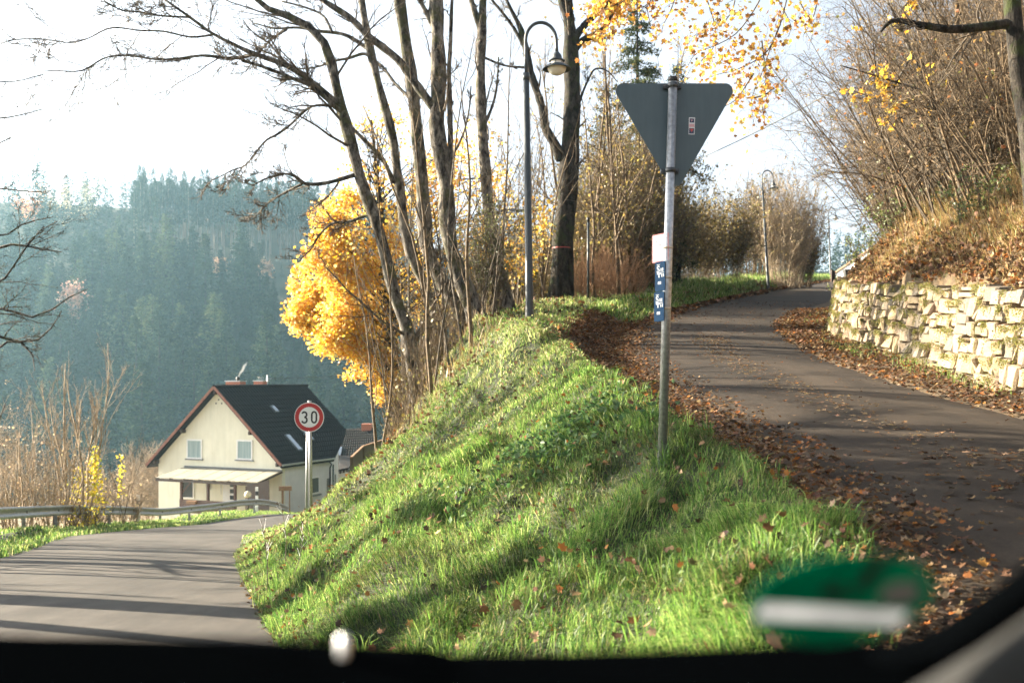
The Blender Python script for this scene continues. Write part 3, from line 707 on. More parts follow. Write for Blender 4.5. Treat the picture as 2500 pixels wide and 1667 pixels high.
g.beam(H(xf0,-PD+.05,zf-.12),H(xf1,-PD+.05,zf-.12),.1,.16); g.box((x0,-.1,zt0+.035),(x1,-.003,zt0+.1),None,1,B3,O)
g.build("porch_beam",[M_dwood,M_post],pr)
M_pbrown=pm("red_brown_post",(.06,.027,.018),(.10,.045,.03),6,.6)
for px in (443,508,574,608):
    x=gxs(px,-PD+.1); G().box((x-.07,-PD+.03,ZG-.1),(x+.07,-PD+.17,zf-.2),None,0,B3,O).build("porch_post",M_pbrown,pr)
x=gxs(443,-PD+.1); G().beam(H(x,-PD+.1,zf-.9),H(x+.75,-PD+.1,zf-.2),.06,.09).build("porch_brace",M_pbrown,pr)
xa=gxs(440,-PD+.1); xb_=gxs(572,-PD+.1); zp=gpt(500,1221,-PD+.1)[1]
g=G()
for k in range(7): g.box((xa,-PD+.02,zp-.12*k-.11),(xb_,-PD+.06,zp-.12*k),None,0,B3,O)
g.build("porch_parapet",M_pbrown,pr)
g=G(); xg=gxs(472,-PD); g.box((xg-.36,-PD-.25,zp-.22),(xg+.36,-PD-.005,zp-.04),None,0,B3,O); g.build("flower_box",M_wood,pr)
# screen right of the porch
xs0=gxs(599,-PD-.2); xs1=gxs(657,-PD-.2); z1a=gpt(599,1187,-PD-.2)[1]; z1b=gpt(657,1171,-PD-.2)[1]
g=G(); nb=14
for k in range(nb):
    a=k/nb; b_=(k+.94)/nb; g.prism([H(xs0+(xs1-xs0)*a,-PD-.2,ZG-.2),H(xs0+(xs1-xs0)*b_,-PD-.2,ZG-.2),H(xs0+(xs1-xs0)*b_,-PD-.2,z1a+(z1b-z1a)*b_),H(xs0+(xs1-xs0)*a,-PD-.2,z1a+(z1b-z1a)*a)],ey*.04)
g.build("timber_screen",M_dwood,pr)
# door and lower openings
hwin(446,474,1166,1216,M_dglass,False,0,.07); 
xd0=gxs(545); xd1=gxs(572); dz0=gpt(558,1222)[1]-.3; dz1=gpt(558,1169)[1]
d=G().box((xd0,-.05,dz0),(xd1,-.003,dz1),None,0,B3,O).build("front_door",M_white,T)
for pz in (1183,1198.5,1214):
    x,z=gpt(569.5,pz); G().box((x-.22,-.058,z-.13),(x+.12,-.052,z+.13),None,0,B3,O).build("door_pane",M_dglass,d)
xh,zh=gpt(542.5,1192); G().cyl(H(xh,-.12,zh-.35),H(xh,-.12,zh+.35),.02,sides=6).build("door_handle",M_steel,d)
xl,zl_=gpt(591,1173.5); G().lathe([(.02,.12),(.1,.05),(.12,-.02),(.05,-.13),(.01,-.16)],H(xl,-.16,zl_),12).build("wall_lamp",M_black,T)
g=G(); xs,zs=gpt(511,1185)
for a in np.arange(8)*math.pi/8: g.cyl(H(xs-.3*math.cos(a),-.02,zs-.3*math.sin(a)),H(xs+.3*math.cos(a),-.02,zs+.3*math.sin(a)),.008,sides=4)
g.build("star_ornament",M_post,T)
# side wall openings (right wall, x=HW)
def swin(y0,y1,z0,z1,nm,mat,pm_=None):
    f=G().box((HW-.002,y0,z0),(HW+.04,y1,z1),None,0,B3,O).build(nm,mat,T)
    if pm_: G().box((HW+.041,y0+.08,z0+.08),(HW+.046,y1-.08,z1-.08),None,0,B3,O).build("pane",pm_,f)
swin(3.05,4.0,ZG+1.25,ZG+2.35,"window",M_white,M_dglass); G().box((HW+.042,2.95,ZG+1.1),(HW+.16,4.1,ZG+1.2),None,0,B3,O).build("sill",M_post,T)
swin(4.95,5.3,ZG,ZG+2.1,"side_door",M_post)
dg=nrm(H(xb,LEN-.3,0)-H(HW,yc,0)); nd=np.array([dg[1],-dg[0],0]); RD=np.stack([dg,-nd,ez],1)
for s0,s1,z0,z1,nm,m_ in ((1.0,1.5,ZG+1.3,ZG+2.9,"window",M_dglass),(2.3,2.8,ZG+.1,ZG+2.1,"side_door",M_post)):
    G().box((s0,-.04,z0),(s1,.0-.002,z1),None,0,RD,H(HW,yc,0)).build(nm,m_,T)
dp=H(HW+.05,yc-.15,0); G().tubes([H(HW+.25,yc-.6,ZE-.1),H(HW+.2,yc-.2,ZE-.35),H(HW+.06,yc-.15,ZE-.6),H(HW+.06,yc-.15,ZG)],[.05]*4,8).build("downpipe",M_black,T)
G().beam(H(xe+.08,-OV,ZE+.02),H(xe+.08,yc,ZE+.02),.12,.1).build("gutter",M_steel,T)

# outbuilding and rear house
Yo=76.0; a=at(792,1113,Yo); b=at(848,1141,Yo-1.5)
T=thing("outbuilding","white low outbuilding with a dark lean-to roof behind the yellow house","shed",(a[0],Yo,ZG))
wl=at(790,1150,Yo-.5); wr=at(829,1148,Yo-.5)
G().prism([(wl[0],Yo-.5,ZG-1),(wr[0],Yo-.5,ZG-1),(wr[0],Yo-.5,wr[2]),(wl[0],Yo-.5,wl[2])],(0,4,0)).build("wall",M_wht,T)
r0=at(786,1106,Yo+3.5); r1=at(851,1141,Yo-1.0); r2=at(786,1154,Yo-1.0); r3=at(800,1110,Yo+3.5)
g=G(); g.prism([r2,r1,np.array([r1[0]-.2,Yo+3.8,r1[2]+.4]),np.array([r0[0],Yo+3.8,r0[2]])],-ez*.15)
g.build("roof",M_tile,T)
g=G()
for k in range(8): 
    q_=r2+(r1-r2)*((k+.5)/8); g.box((-.06,-.12,-.32),(.06,.4,-.16),o=q_)
g.build("rafter_end",M_dwood,T)
Yh=88.0
T=thing("rear_house","dark roofed house with one chimney partly hidden behind the grassy bank","house",(at(860,0,Yh)[0],Yh,-9))
rl_=at(800,1049,Yh+4); rr_=at(912,1044,Yh+4); el=at(770,1150,Yh-1); er=at(942,1146,Yh-1)
dirr=nrm(rr_-rl_); dn=(el-rl_); dn=dn-dirr*np.dot(dn,dirr)
def lens_h(f): return (-1.2*f,np.linalg.norm(rr_-rl_)+1.2*f)
g=roofplane(rl_,dirr,dn,16,26,lens_h,1); g.prism([rl_-ez*.1,rr_-ez*.1,er-ez*.1,el-ez*.1],-ez*.12); rh=g.build("roof",M_tile,T)
g=G(); g.box((at(885,0,Yh+4)[0]-.05,Yh+3.6,rr_[2]-.8),(at(908,0,Yh+4)[0],Yh+4.4,at(0,1034,Yh+4)[2])); g.build("chimney",M_brick,rh)
c=rl_+(at(837,1113,Yh)-at(800,1049,Yh+4)); nv=nrm(np.cross(dirr,dn)); nv=nv if nv[2]>0 else -nv
G().box((-.5,-.9,.05),(.3,.5,.14),None,0,np.stack([dirr,nrm(dn),nv],1),rl_+dirr*1.4+dn*.62).build("skylight",M_glassr,rh)
G().box((el[0]+.6,Yh,-11),(er[0]-.6,Yh+8,el[2]-.1)).build("wall",M_wht,T)

# wooden fence on the bank
T=thing("board_fence","weathered vertical board fence on the shoulder of the bank above the road","fence",(at(905,0,44)[0],44,-4.5))
fa=at(858,1118,40); fb=at(886,1091,44); fc=at(955,1069,49)
M_fence=pm("grey_brown_boards",(.08,.06,.042),(.16,.12,.08),4,.85,stretch=(6,6,1))
for A,Bq,nb in ((fa,fb,16),(fb,fc,24)):
    g=G()
    for k in range(nb):
        p0=A+(Bq-A)*(k/nb); p1=A+(Bq-A)*((k+.9)/nb); zb=min(float(zterr(p0[0],p0[1])),p0[2]-1)-.4
        g.prism([np.array([p0[0],p0[1],zb]),np.array([p1[0],p1[1],zb]),p1,p0],(.0,.025,0))
    g.build("boards",M_fence,T)
    G().beam(A+ez*.03,Bq+ez*.03,.09,.06).build("rail",M_wood,T)
for p in (fa,fb,fc): G().box((-.06,.03,-3),(.06,.13,.05),o=p).build("post",M_fence,T)

# ------------------------------------------------------------------ white building, bin, post, wires at the top of the lane
Yw=92.0; e0=at(2033,668,Yw)
T=thing("white_building","white gable building with a brown edged roof above the end of the lane","house",(e0[0],Yw,8))
wl0=at(2040,663,Yw); rg=at(2250,520,Yw-7); dB=np.array([6.4,7.6,0]); q0=np.array([wl0[0],Yw,5]); rgv=rg-wl0; far=rg+np.array([rgv[0],rgv[1],0])
dn_=np.array([-.10,-.13,0]); up2=np.array([0,0,.16])
G().prism([q0,np.array([far[0],far[1],5]),np.array([far[0],far[1],wl0[2]-.1]),rg-up2*.7,wl0-up2*.7],dB).build("wall",M_white,T)
g=G(); e1=wl0-rgv*.03; g.prism([e1+dn_,rg+dn_,rg+dn_-up2,e1+dn_-up2],dB*1.06); f1=np.array([far[0],far[1],wl0[2]]); g.prism([rg+dn_,f1+dn_,f1+dn_-up2,rg+dn_-up2],dB*1.06); g.build("roof",M_wood,T)
p=at(2071,676,70); gz=float(zterr(p[0],70)); p[2]=max(gz,p[2]-.75)
T=thing("rubbish_bin","dark wheeled rubbish bin at the lane edge near the white building","bin",p)
g=G(); g.prism([p+np.array([x,-.28,z]) for x,z in ((-.24,0.06),(.24,.06),(.3,.95),(-.3,.95))],(0,.56,0)); g.build("body",M_black,T)
g=G(); g.prism([p+np.array([x,-.33,z]) for x,z in ((-.33,.953),(.33,.953),(.3,1.04),(-.3,1.06))],(0,.7,0)); g.build("lid",M_black,T)
for sx in (-.22,.22): G().cyl(p+np.array([sx-.03,.25,.1]),p+np.array([sx+.03,.25,.1]),.1,sides=12).build("wheel",M_black,T)
T=thing("field_fence","low thin rail fence beside the lane below the white building","fence",at(2045,676,74))
for k,px in enumerate((2032,2036,2048,2062)):
    q_=at(px,(659,662,674,677)[k],74); G().box((-.09,-.09,-1.6),(.09,.09,0),o=q_).build("post",M_dwood,T)
G().beam(at(2036,672,74),at(2062,678,74),.05,.08).build("rail",M_dwood,T)
p=at(1436,728,30); p[2]=float(zterr(p[0],30))-.05
T=thing("thin_post","thin dark metal post standing in front of the red-brown dry brush","post",p)
G().cyl(p,at(1436,540,30),.04,.036,10).build("shaft",M_lamp,T); G().cyl(at(1436,541,30),at(1436,531,30),.045,.05,10).build("post_top",M_black,T)
def wire(a,b,sag,r,name,lab,mat):
    a=np.array(a);b=np.array(b);t=np.linspace(0,1,24)[:,None]; P=a*(1-t)+b*t; P[:,2]-=sag*4*(t*(1-t))[:,0]
    tag(G().tubes(P,[r]*24,5).build(name,mat,None,(0,0,0)),lab,"cable")
M_cable=pm("green_grey_cable",(.03,.04,.04),(.045,.055,.055),5,.6)
wire(at(1690,395,52),at(2560,-80,22),.25,.022,"overhead_cable","thin grey cable rising across the sky above the lane",M_cable)
wire(ms+ez*.75,at(1150,865,95),.5,.02,"overhead_cable","sagging dark cable running from the mast on the yellow house roof",M_black)
wire(at(790,1016,70),at(1000,1033,75),.2,.018,"overhead_cable","low dark cable behind the speed limit sign towards the bank",M_black)
# ------------------------------------------------------------------ dry stone retaining wall
rng=np.random.default_rng(7)
ys=np.concatenate([np.arange(5.5,24,.1),np.arange(24,34,.1)]); wx=L(WW,ys)
ker=np.ones(15)/15; wx=np.convolve(np.concatenate([[wx[0]]*7,wx,[wx[-1]]*7]),ker,'valid'); wx[:7]=L(WW,ys[:7]); 
ss=np.concatenate([[0],np.cumsum(np.hypot(np.diff(wx),np.diff(ys)))])
def wpos(s,h,o):
    """s along the wall, h above the lane, o out of the face (towards the lane); the face leans back a little"""
    x=np.interp(s,ss,wx); y=np.interp(s,ss,ys); dx=np.interp(s+.1,ss,wx)-np.interp(s-.1,ss,wx); dy=np.interp(s+.1,ss,ys)-np.interp(s-.1,ss,ys)
    l=np.hypot(dx,dy); nx,ny=-dy/l,dx/l
    oo=o-.16*h
    return np.stack([x+nx*oo,y+ny*oo,zr(y)+h],-1)
p0=wpos(np.array(6.),0,0)
T=thing("stone_wall","dry stone retaining wall of pale sandstone blocks with moss along the lane","wall",(p0[0],p0[1],p0[2]))
g=G(); moss=[]
S1=ss[-1]-.3; s=0.0
levels=[]
# courses with wandering joints: long coursing bands split into stones, some double height
bands=[(-.12,.12),(.12,.36),(.36,.60),(.60,.81),(.81,1.02),(1.02,1.22)]
def stone(s0,s1,h0,h1):
    n=7; gap=rng.uniform(.004,.016)
    u=np.array([-1,-.88,-.5,0,.5,.88,1.]); U,V=np.meshgrid(u,u)
    hw,hh=(s1-s0)/2-gap,(h1-h0)/2-gap
    cor=rng.normal(0,.065,(4,2))
    bl=(1-U)*(1-V)/4; br=(1+U)*(1-V)/4; tr=(1+U)*(1+V)/4; tl=(1-U)*(1+V)/4
    dU=cor[0,0]*bl+cor[1,0]*br+cor[2,0]*tr+cor[3,0]*tl; dV=cor[0,1]*bl+cor[1,1]*br+cor[2,1]*tr+cor[3,1]*tl
    s_=(s0+s1)/2+(U+dU*np.minimum(1,.12/hw*1.0))*hw; h=(h0+h1)/2+(V+dV*np.minimum(1,.1/hh))*hh
    edge=np.maximum(np.abs(U),np.abs(V)); 
    k=rng.uniform(0,90); nz=(vnoise(s_*6+k,h*6,3)-.5)*.045+(vnoise(s_*20+k,h*20,4)-.5)*.02
    tl_=rng.normal(0,.02,2); o=rng.uniform(-.022,.026)+U*tl_[0]+V*tl_[1]+nz-np.where(edge>.99,.038,np.where(edge>.8,.003,0))
    P=wpos(s_,h,o)
    rim=np.concatenate([np.arange(n),np.arange(1,n)*n+n-1,(n*n-2)-np.arange(n-1),np.arange(n-2,0,-1)*n])
    B=wpos(s_,h,-.26+0*s_).reshape(-1,3)[rim]
    i=(np.arange(n-1)[:,None]*n+np.arange(n-1)[None]); q=np.stack([i,i+n,i+n+1,i+1],-1).reshape(-1,4)
    m=len(rim); r=np.arange(m); q2=np.stack([rim,np.roll(rim,-1),n*n+np.roll(r,-1),n*n+r],1)
    base=np.array([(.245,.19,.125),(.215,.175,.13),(.26,.20,.12),(.15,.128,.10),(.225,.165,.115)])[rng.integers(0,5)]*rng.uniform(.8,1.1)
    g.add(np.concatenate([P.reshape(-1,3),B]),np.concatenate([q,q2]),base,0,False)
for b,(h0,h1) in enumerate(bands):
    s=rng.uniform(0,.2)
    while s<S1:
        wd=rng.choice([.11,.17,.24,.31,.4,.5],p=[.15,.22,.25,.2,.12,.06])*rng.uniform(.85,1.15)
        j0=.035*math.sin(s*2.1+b)+.03*math.sin(s*5+b*2); j1=.035*math.sin(s*2.1+b+1)+.03*math.sin(s*5+b*2+2)
        if rng.random()<.22 and wd>.25:
            mid=h0+(h1-h0)*rng.uniform(.35,.65); stone(s,s+wd,h0+j0,mid); stone(s,s+wd,mid,h1+j1)
        else: stone(s,s+wd,h0+j0,h1+j1-(rng.uniform(0,.10) if b==len(bands)-1 else 0))
        if rng.random()<.6:
            k=rng.integers(60,300); aa=rng.normal(0,.5,k)*wd*.5; moss.append(wpos(s+wd/2+aa,h1+j1-np.abs(rng.normal(0,.05,k))-.01,.03+rng.normal(0,.014,k)))
        if rng.random()<.25:
            k=rng.integers(20,90); moss.append(wpos(s+rng.normal(0,.03,k),rng.uniform(h0,h1,k),.015+rng.normal(0,.012,k)))
        s+=wd
def stonemat():
    m,t,b=mk("sandstone"); n=tex(t,2.2,5,.7); n2=tex(t,26,5,.75); n3=tex(t,5,6,.75)
    c=mixc(t,tint(t),ramp(t,n2.outputs[0],[(.3,(.72,.70,.66)),(.65,(1.08,1.06,1.02))]).outputs[0],1.0,'MULTIPLY')
    c=mixc(t,c,(.26,.24,.11),ramp(t,n.outputs[0],[(.55,(0,0,0)),(.72,(.55,.55,.55))]).outputs[0])
    c=mixc(t,c,(.20,.17,.14),ramp(t,n3.outputs[0],[(.6,(0,0,0)),(.75,(.6,.6,.6))]).outputs[0])
    t.links.new(c,b.inputs["Base Color"]); b.inputs["Roughness"].default_value=.92; bump(t,b,n2.outputs[0],.7,.02); return m
g.build("stonework",stonemat(),T)
mp=np.concatenate(moss); g=G(); leaves(g,mp,rng.uniform(.010,.026,len(mp)),pal(rng,len(mp),[(.17,.18,.04),(.24,.22,.06),(.13,.15,.035),(.26,.21,.09)]),rng); g.build("moss",M_grass,T)
g=G(); sv=np.linspace(0,S1,120); a=wpos(sv,-.4+0*sv,-.22+0*sv); b=wpos(sv,1.12+0*sv,-.22+0*sv); c=wpos(sv,1.12+0*sv,-.6+0*sv); i=np.arange(119); n=120
g.add(np.concatenate([a,b,c]),np.concatenate([np.stack([i,i+1,i+1+n,i+n],1),np.stack([i+n,i+1+n,i+1+2*n,i+2*n],1)])); g.build("earth_core",pm("dark_earth",(.03,.022,.015),(.055,.042,.028),9,.95),T)

# ------------------------------------------------------------------ grass, leaves, ground cover
def scatter(rng,n,y0,y1,xl,xr,dens=None):
    y=rng.uniform(y0,y1,n); a=xl(y); b=xr(y); wmax=np.max(b-a); keep=rng.random(n)*wmax<(b-a); y=y[keep]; a=a[keep]; b=b[keep]
    x=a+(b-a)*rng.random(len(y))
    return x,y
def gpos(x,y,o=0.0): return np.stack([x,y,zterr(x,y)+o],1)
rng=np.random.default_rng(11)
GREEN=[(.115,.23,.04),(.16,.29,.055),(.22,.33,.075),(.06,.145,.03),(.28,.35,.105),(.04,.10,.025)]
GR2=[(.30,.38,.12),(.42,.45,.18),(.25,.34,.085),(.50,.47,.24)]
g=G()
lrE=lambda y:L(LR,y)-.05; ttE=lambda y:L(TT,y)+.06
for (y0,y1,dn,hs,ws) in ((2.4,6,3900,1.0,.0042),(6,9,3100,1.0,.005),(9,13,2000,.95,.007),(13,20,1000,.85,.010),(20,34,230,.9,.016),(34,56,60,1.1,.03)):
    n=int(dn*(y1-y0)*np.max(ttE(np.array([y0,y1]))-lrE(np.array([y0,y1]))))
    x,y=scatter(rng,n,y0,y1,lrE,ttE)
    lr=L(LR,y); tt=L(TT,y); u=(x-lr)/(tt-lr)
    cl=vnoise(x*1.3,y*1.3,21); cl2=vnoise(x*3.2,y*3.2,22)
    dry=np.clip((y-10.5)/9,0,1)*(.35+.5*u)+(vnoise(x*.8,y*.8,23)-.5)*.7
    keep=rng.random(len(x))<np.clip(.68+.6*cl2,0,1)*np.where((y>18)&(u<.8),.75,1); x,y,u,cl,cl2,dry=[v[keep] for v in (x,y,u,cl,cl2,dry)]
    K=len(x); h=hs*(.05+.17*cl*cl2*sm(.25,.75,vnoise(x*2.4,y*2.4,2))*1.4+.04*rng.random(K)+.08*(rng.random(K)<.03))
    h*=np.interp(u,[0,.06,.9,1],[.6,1,1,.8])
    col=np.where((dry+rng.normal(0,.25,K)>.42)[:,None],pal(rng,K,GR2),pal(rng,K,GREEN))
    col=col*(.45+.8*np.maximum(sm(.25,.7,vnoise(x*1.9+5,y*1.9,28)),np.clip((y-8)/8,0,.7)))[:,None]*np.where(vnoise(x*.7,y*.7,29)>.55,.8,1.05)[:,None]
    straw=rng.random(K)<.05; col[straw]=pal(rng,straw.sum(),[(.27,.22,.11),(.22,.17,.085)])
    ph=vnoise(x*.9,y*.9,25)*2*np.pi*1.5
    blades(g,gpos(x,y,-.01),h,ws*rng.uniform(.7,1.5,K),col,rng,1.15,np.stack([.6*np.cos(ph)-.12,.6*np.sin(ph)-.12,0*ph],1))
x,y=scatter(rng,130000,2.6,19,lrE,ttE); kk=rng.random(len(x))<vnoise(x*2.2,y*2.2,27)*1.2+.15; x,y=x[kk],y[kk]; K=len(x)
c=pal(rng,K,[(.15,.13,.06),(.20,.19,.08),(.09,.075,.038),(.12,.19,.04),(.07,.13,.03),(.16,.24,.05)])
blades(g,gpos(x,y,.005),rng.uniform(.04,.11,K),rng.uniform(.003,.006,K),c,rng,2.6)
# long arching tufts
nt_=520; x,y=scatter(rng,nt_,3.2,13,lrE,ttE); k=26
tx=np.repeat(x,k)+rng.normal(0,.035,len(x)*k); ty=np.repeat(y,k)+rng.normal(0,.035,len(x)*k); K=len(tx)
blades(g,gpos(tx,ty,-.01),rng.uniform(.13,.30,K)*np.repeat(rng.uniform(.6,1.15,len(x)),k),rng.uniform(.004,.008,K),pal(rng,K,GREEN),rng,1.0)
tag(g.build("grass",M_grass,None,(0,0,0)),None,None,None,"stuff")
# clover, nettles and ivy on the bank
g=G()
x,y=scatter(rng,26000,3,18,lrE,ttE); m=vnoise(x*1.1,y*1.1,31)+.25*vnoise(x*4,y*4,32); kk=(m>.72)|((y>11.5)&(x>L(TT,y)-1.9)&(rng.random(len(x))<.75)); x,y=x[kk],y[kk]; K=len(x)
cv=pal(rng,K,[(.09,.17,.04),(.13,.22,.05),(.17,.24,.08),(.06,.12,.035)]); pale=(y>11)&(rng.random(K)<.4); cv[pale]=pal(rng,pale.sum(),[(.30,.33,.14),(.36,.36,.19)])
leaves(g,gpos(x,y,0)+np.stack([0*x,0*x,rng.uniform(.01,.075,K)],1),rng.uniform(.02,.045,K)*np.interp(y,[3,12,18],[1,1.15,1.4]),cv,rng,KITE,.45)
x,y=rng.normal(.35,.42,900),rng.normal(9.3,.55,900); K=900
leaves(g,gpos(x,y,0)+np.stack([0*x,0*x,rng.uniform(.03,.24,K)],1),rng.uniform(.04,.085,K),pal(rng,K,[(.05,.11,.035),(.075,.15,.045),(.12,.19,.08)]),rng,KITE,.5)
tag(g.build("ground_cover",M_grass,None,(0,0,0)),None,None,None,"stuff")
# verge grass: by the barrier, by the lane, foot of the stone wall
g=G()
for xa,xb,y0,y1,n,hh,ww in ((lambda y:L(LL,y)-2.4,lambda y:L(LL,y)+.15,12,58,42000,.15,.02),(lambda y:L(RR,y)+.5,lambda y:L(WW,y)+.1,8,31,9000,.14,.008),(lambda y:L(TT,y)-.2,lambda y:L(RL,y)-.25,26,86,20000,.26,.028),(lambda y:L(T0,y)-.6,lambda y:L(TT,y)+.2,18,40,16000,.14,.014),(lambda y:L(RL,y)-3.5,lambda y:L(RL,y)-.6,42,88,16000,.35,.03)):
    x,y=scatter(rng,n,y0,y1,xa,xb); v=vnoise(x*1.5,y*.8,41); kk=rng.random(len(x))<v*1.35-(.25 if hh==.14 and ww==.008 else 0); x,y=x[kk],y[kk]; K=len(x)
    c=pal(rng,K,GREEN); s_=rng.random(K)<.28; c[s_]=pal(rng,s_.sum(),GR2)
    blades(g,gpos(x,y,-.01),hh*rng.uniform(.5,1.3,K),ww*rng.uniform(.7,1.4,K),c,rng,.7)
tag(g.build("verge_grass",M_grass,None,(0,0,0)),None,None,None,"stuff")
# dry slope grass above the stone wall
g=G()
x,y=scatter(rng,120000,8.5,34,lambda y:L(WW,y)+.43,lambda y:L(WW,y)+7.5); d=x-L(WW,y); kk=rng.random(len(x))<np.interp(d,[0,.5,1.5,7],[.25,.6,1,.5])*(.3+vnoise(x*1.6,y*1.6,43)); x,y,d=x[kk],y[kk],d[kk]; K=len(x)
c=pal(rng,K,[(.36,.25,.10),(.46,.34,.15),(.22,.145,.06),(.40,.29,.13),(.12,.08,.035)]); gr=rng.random(K)<np.interp(d,[0,1.2,4],[.42,.14,.05])*(.4+1.2*vnoise(x*1.2,y*1.2,45)); c[gr]=pal(rng,gr.sum(),[(.10,.15,.03),(.16,.19,.045),(.2,.2,.07)])
blades(g,gpos(x,y,-.01),np.interp(d,[0,.8,2],[.12,.2,.36])*rng.uniform(.5,1.4,K),rng.uniform(.006,.013,K),c,rng,.9,(-.6,-.25,0))
x,y=scatter(rng,9000,15,31,lambda y:L(LR,y)+1.2,lambda y:L(T0,y)+.1); kk=(L(T0,y)-x<3.4)&(y>17.5)&(HX+F*x/y>950); x,y=x[kk],y[kk]; K=len(x)
blades(g,gpos(x,y,-.01),rng.uniform(.15,.5,K),rng.uniform(.008,.016,K),pal(rng,K,[(.34,.25,.12),(.26,.18,.08),(.2,.13,.06)]),rng,.9)
tag(g.build("dry_grass",M_dry,None,(0,0,0)),None,None,None,"stuff")
# fallen leaves
g=G(); BR=[(.115,.062,.03),(.16,.088,.042),(.22,.135,.07),(.075,.043,.025),(.30,.20,.12),(.27,.11,.03),(.13,.078,.045),(.05,.032,.02)]
def litter(n,y0,y1,xa,xb,s0,s1,edge,lift,flatness=.62,cols=BR,dens=None):
    x,y=scatter(rng,n,y0,y1,xa,xb)
    if edge:
        u=(x-xa(y))/(xb(y)-xa(y)); kk=rng.random(len(x))<edge(u); x,y=x[kk],y[kk]
    K=len(x); z=np.where((x>L(RL,y))&(x<L(RR,y)),zr(y)+.03,zterr(x,y))
    leaves(g,np.stack([x,y,z+.004+rng.uniform(0,lift,K)],1),rng.uniform(s0,s1,K)*np.interp(y,[3,14,30],[1,1.05,1.7]),pal(rng,K,cols,.3),rng,LOBED,flatness)
litter(52000,2.6,26,lambda y:L(TT,y)-.05,lambda y:L(RL,y)+.4,.012,.050,lambda u:np.interp(u,[0,.1,.5,.75,1],[.5,1,.9,.25,0]),.07)
litter(9000,26,80,lambda y:L(RL,y)-1.4,lambda y:L(RL,y)+.6,.06,.12,lambda u:np.interp(u,[0,.5,.75,1],[.3,1,.6,0]),.06)
litter(24000,7,33,lambda y:L(RR,y)-.25,lambda y:L(WW,y)+.02,.022,.06,lambda u:np.interp(u,[0,.2,.7,1],[.12,.9,1,.8]),.07)
litter(1500,3,40,lambda y:L(RL,y),lambda y:L(RR,y),.02,.055,None,.01,.86)
litter(1900,5,22,lambda y:(L(RL,y)+L(RR,y))/2-.55,lambda y:(L(RL,y)+L(RR,y))/2+.35,.02,.055,lambda u:np.interp(u,[0,.5,1],[.1,1,.1]),.012,.85,[(.24,.16,.09),(.2,.12,.055),(.28,.2,.12)])
litter(2600,2.6,7.4,lambda y:L(RL,y)+.5,lambda y:L(RR,y)-.1,.03,.07,lambda u:np.interp(u,[0,.3,1],[.25,.4,.9]),.02,.8)
litter(26000,8.5,32,lambda y:L(WW,y)+.42,lambda y:L(WW,y)+5,.04,.085,lambda u:np.interp(u,[0,.25,1],[1,.8,.5]),.16,.3)
litter(12000,8.5,30,lambda y:L(WW,y)+.3,lambda y:L(WW,y)+1.5,.03,.08,None,.12,.35)
litter(2600,3,18,lrE,ttE,.03,.065,None,.17,.45)
litter(1300,2.6,13,lambda y:L(LR,y)-.22,lambda y:L(LR,y)+.5,.03,.06,lambda u:np.interp(u,[0,.3,1],[.5,1,.2]),.03,.6)
litter(5000,16,32,lambda y:L(T0,y)-3.2,lambda y:L(TT,y),.05,.09,lambda u:np.interp(u,[0,.6,1],[1,.7,.25]),.06,.5)
tag(g.build("fallen_leaves",M_litter,None,(0,0,0)),None,None,None,"stuff")

# ------------------------------------------------------------------ trees traced from the photograph
def extend(P,R,up,n,rng,r_end=.35):
    """carry a limb on beyond the last traced point"""
    d=nrm(P[-1]-P[-3]); L0=up/n; Q=[P]; r=R[-1]; pts=[];rs=[]
    p=P[-1]
    for k in range(n):
        d=nrm(d+rng.normal(0,.07,3)+np.array([0,0,.03])); p=p+d*L0; pts.append(p); rs.append(r*(1-(1-r_end)*(k+1)/n))
    return resample(np.concatenate([P,np.array(pts)]),np.concatenate([R,np.array(rs)]),30)
def traced_tree(name,label,Y,trunk,limbs,seed,bark,ext=5,twig=M_twig,levels=((7,.35,1,.75,.34,.42,7,.05,.16),(7,.15,1,.7,.5,.5,5,.06,.2),(5,.15,1,.7,.55,.55,4,.05,.2)),base_extra=True,group="bare trees on the bank",dy=0,limb_dy=0,foliage=None):
    rng=np.random.default_rng(seed)
    P,R=trace(trunk,Y,26,dy)
    if P[0][2]>P[-1][2]: P=P[::-1].copy(); R=R[::-1].copy()
    gz=float(zterr(P[0][0],P[0][1]))
    if P[0][2]>gz-.1:
        P=np.concatenate([[np.array([P[0][0]+.03,P[0][1],gz-.25])],P]); R=np.concatenate([[R[0]*1.35],R]); P,R=resample(P,R,28)
    R[:3]*=np.array([1.35,1.15,1.05])
    if ext: P,R=extend(P,R,ext,8,rng)
    else: P,R=resample(P,R,30)
    T=thing(name,label,"tree",P[0],group)
    nz=1+.09*np.sin(np.arange(len(R))*1.9+seed)+.05*rng.normal(size=len(R))
    g=G(); g.tubes(P,R*nz,14,cap=True); tr=g.build("trunk",bark,T)
    LP=[];LRr=[]
    for lb in limbs:
        p,r=trace(lb,Y,30,limb_dy*rng.uniform(-1,1) if limb_dy else 0)
        LP.append(p); LRr.append(r)
        G().tubes(p,r*(1+.06*rng.normal(size=30)),9,cap=True).build("limb",bark,T)
    # upper trunk also carries branches
    LP.append(P); LRr.append(R*.6)
    p=np.array(LP); r=np.array(LRr)
    g=G(); cur,cr=p,r; tips=[]
    for q,(n,t0,t1,ang,lr,rr,npt,up,wob) in enumerate(levels):
        cur,cr=grow(cur,cr,n,t0,t1,ang,lr,rr,npt,up,wob,rng,.010 if q==0 else (.008 if q==1 else .0068),lmax=2.6 if q==0 else 1.5)
        g.tubes(cur,cr,5 if q==0 else 3); tips.append((cur,cr))
    g.build("crown",twig,T)
    if foliage: foliage(T,tips,rng)
    return T
STD=((13,.1,1,.7,.42,.45,8,.02,.15),(8,.1,1,.65,.55,.5,6,.03,.18),(5,.12,1,.65,.6,.6,5,.02,.2))
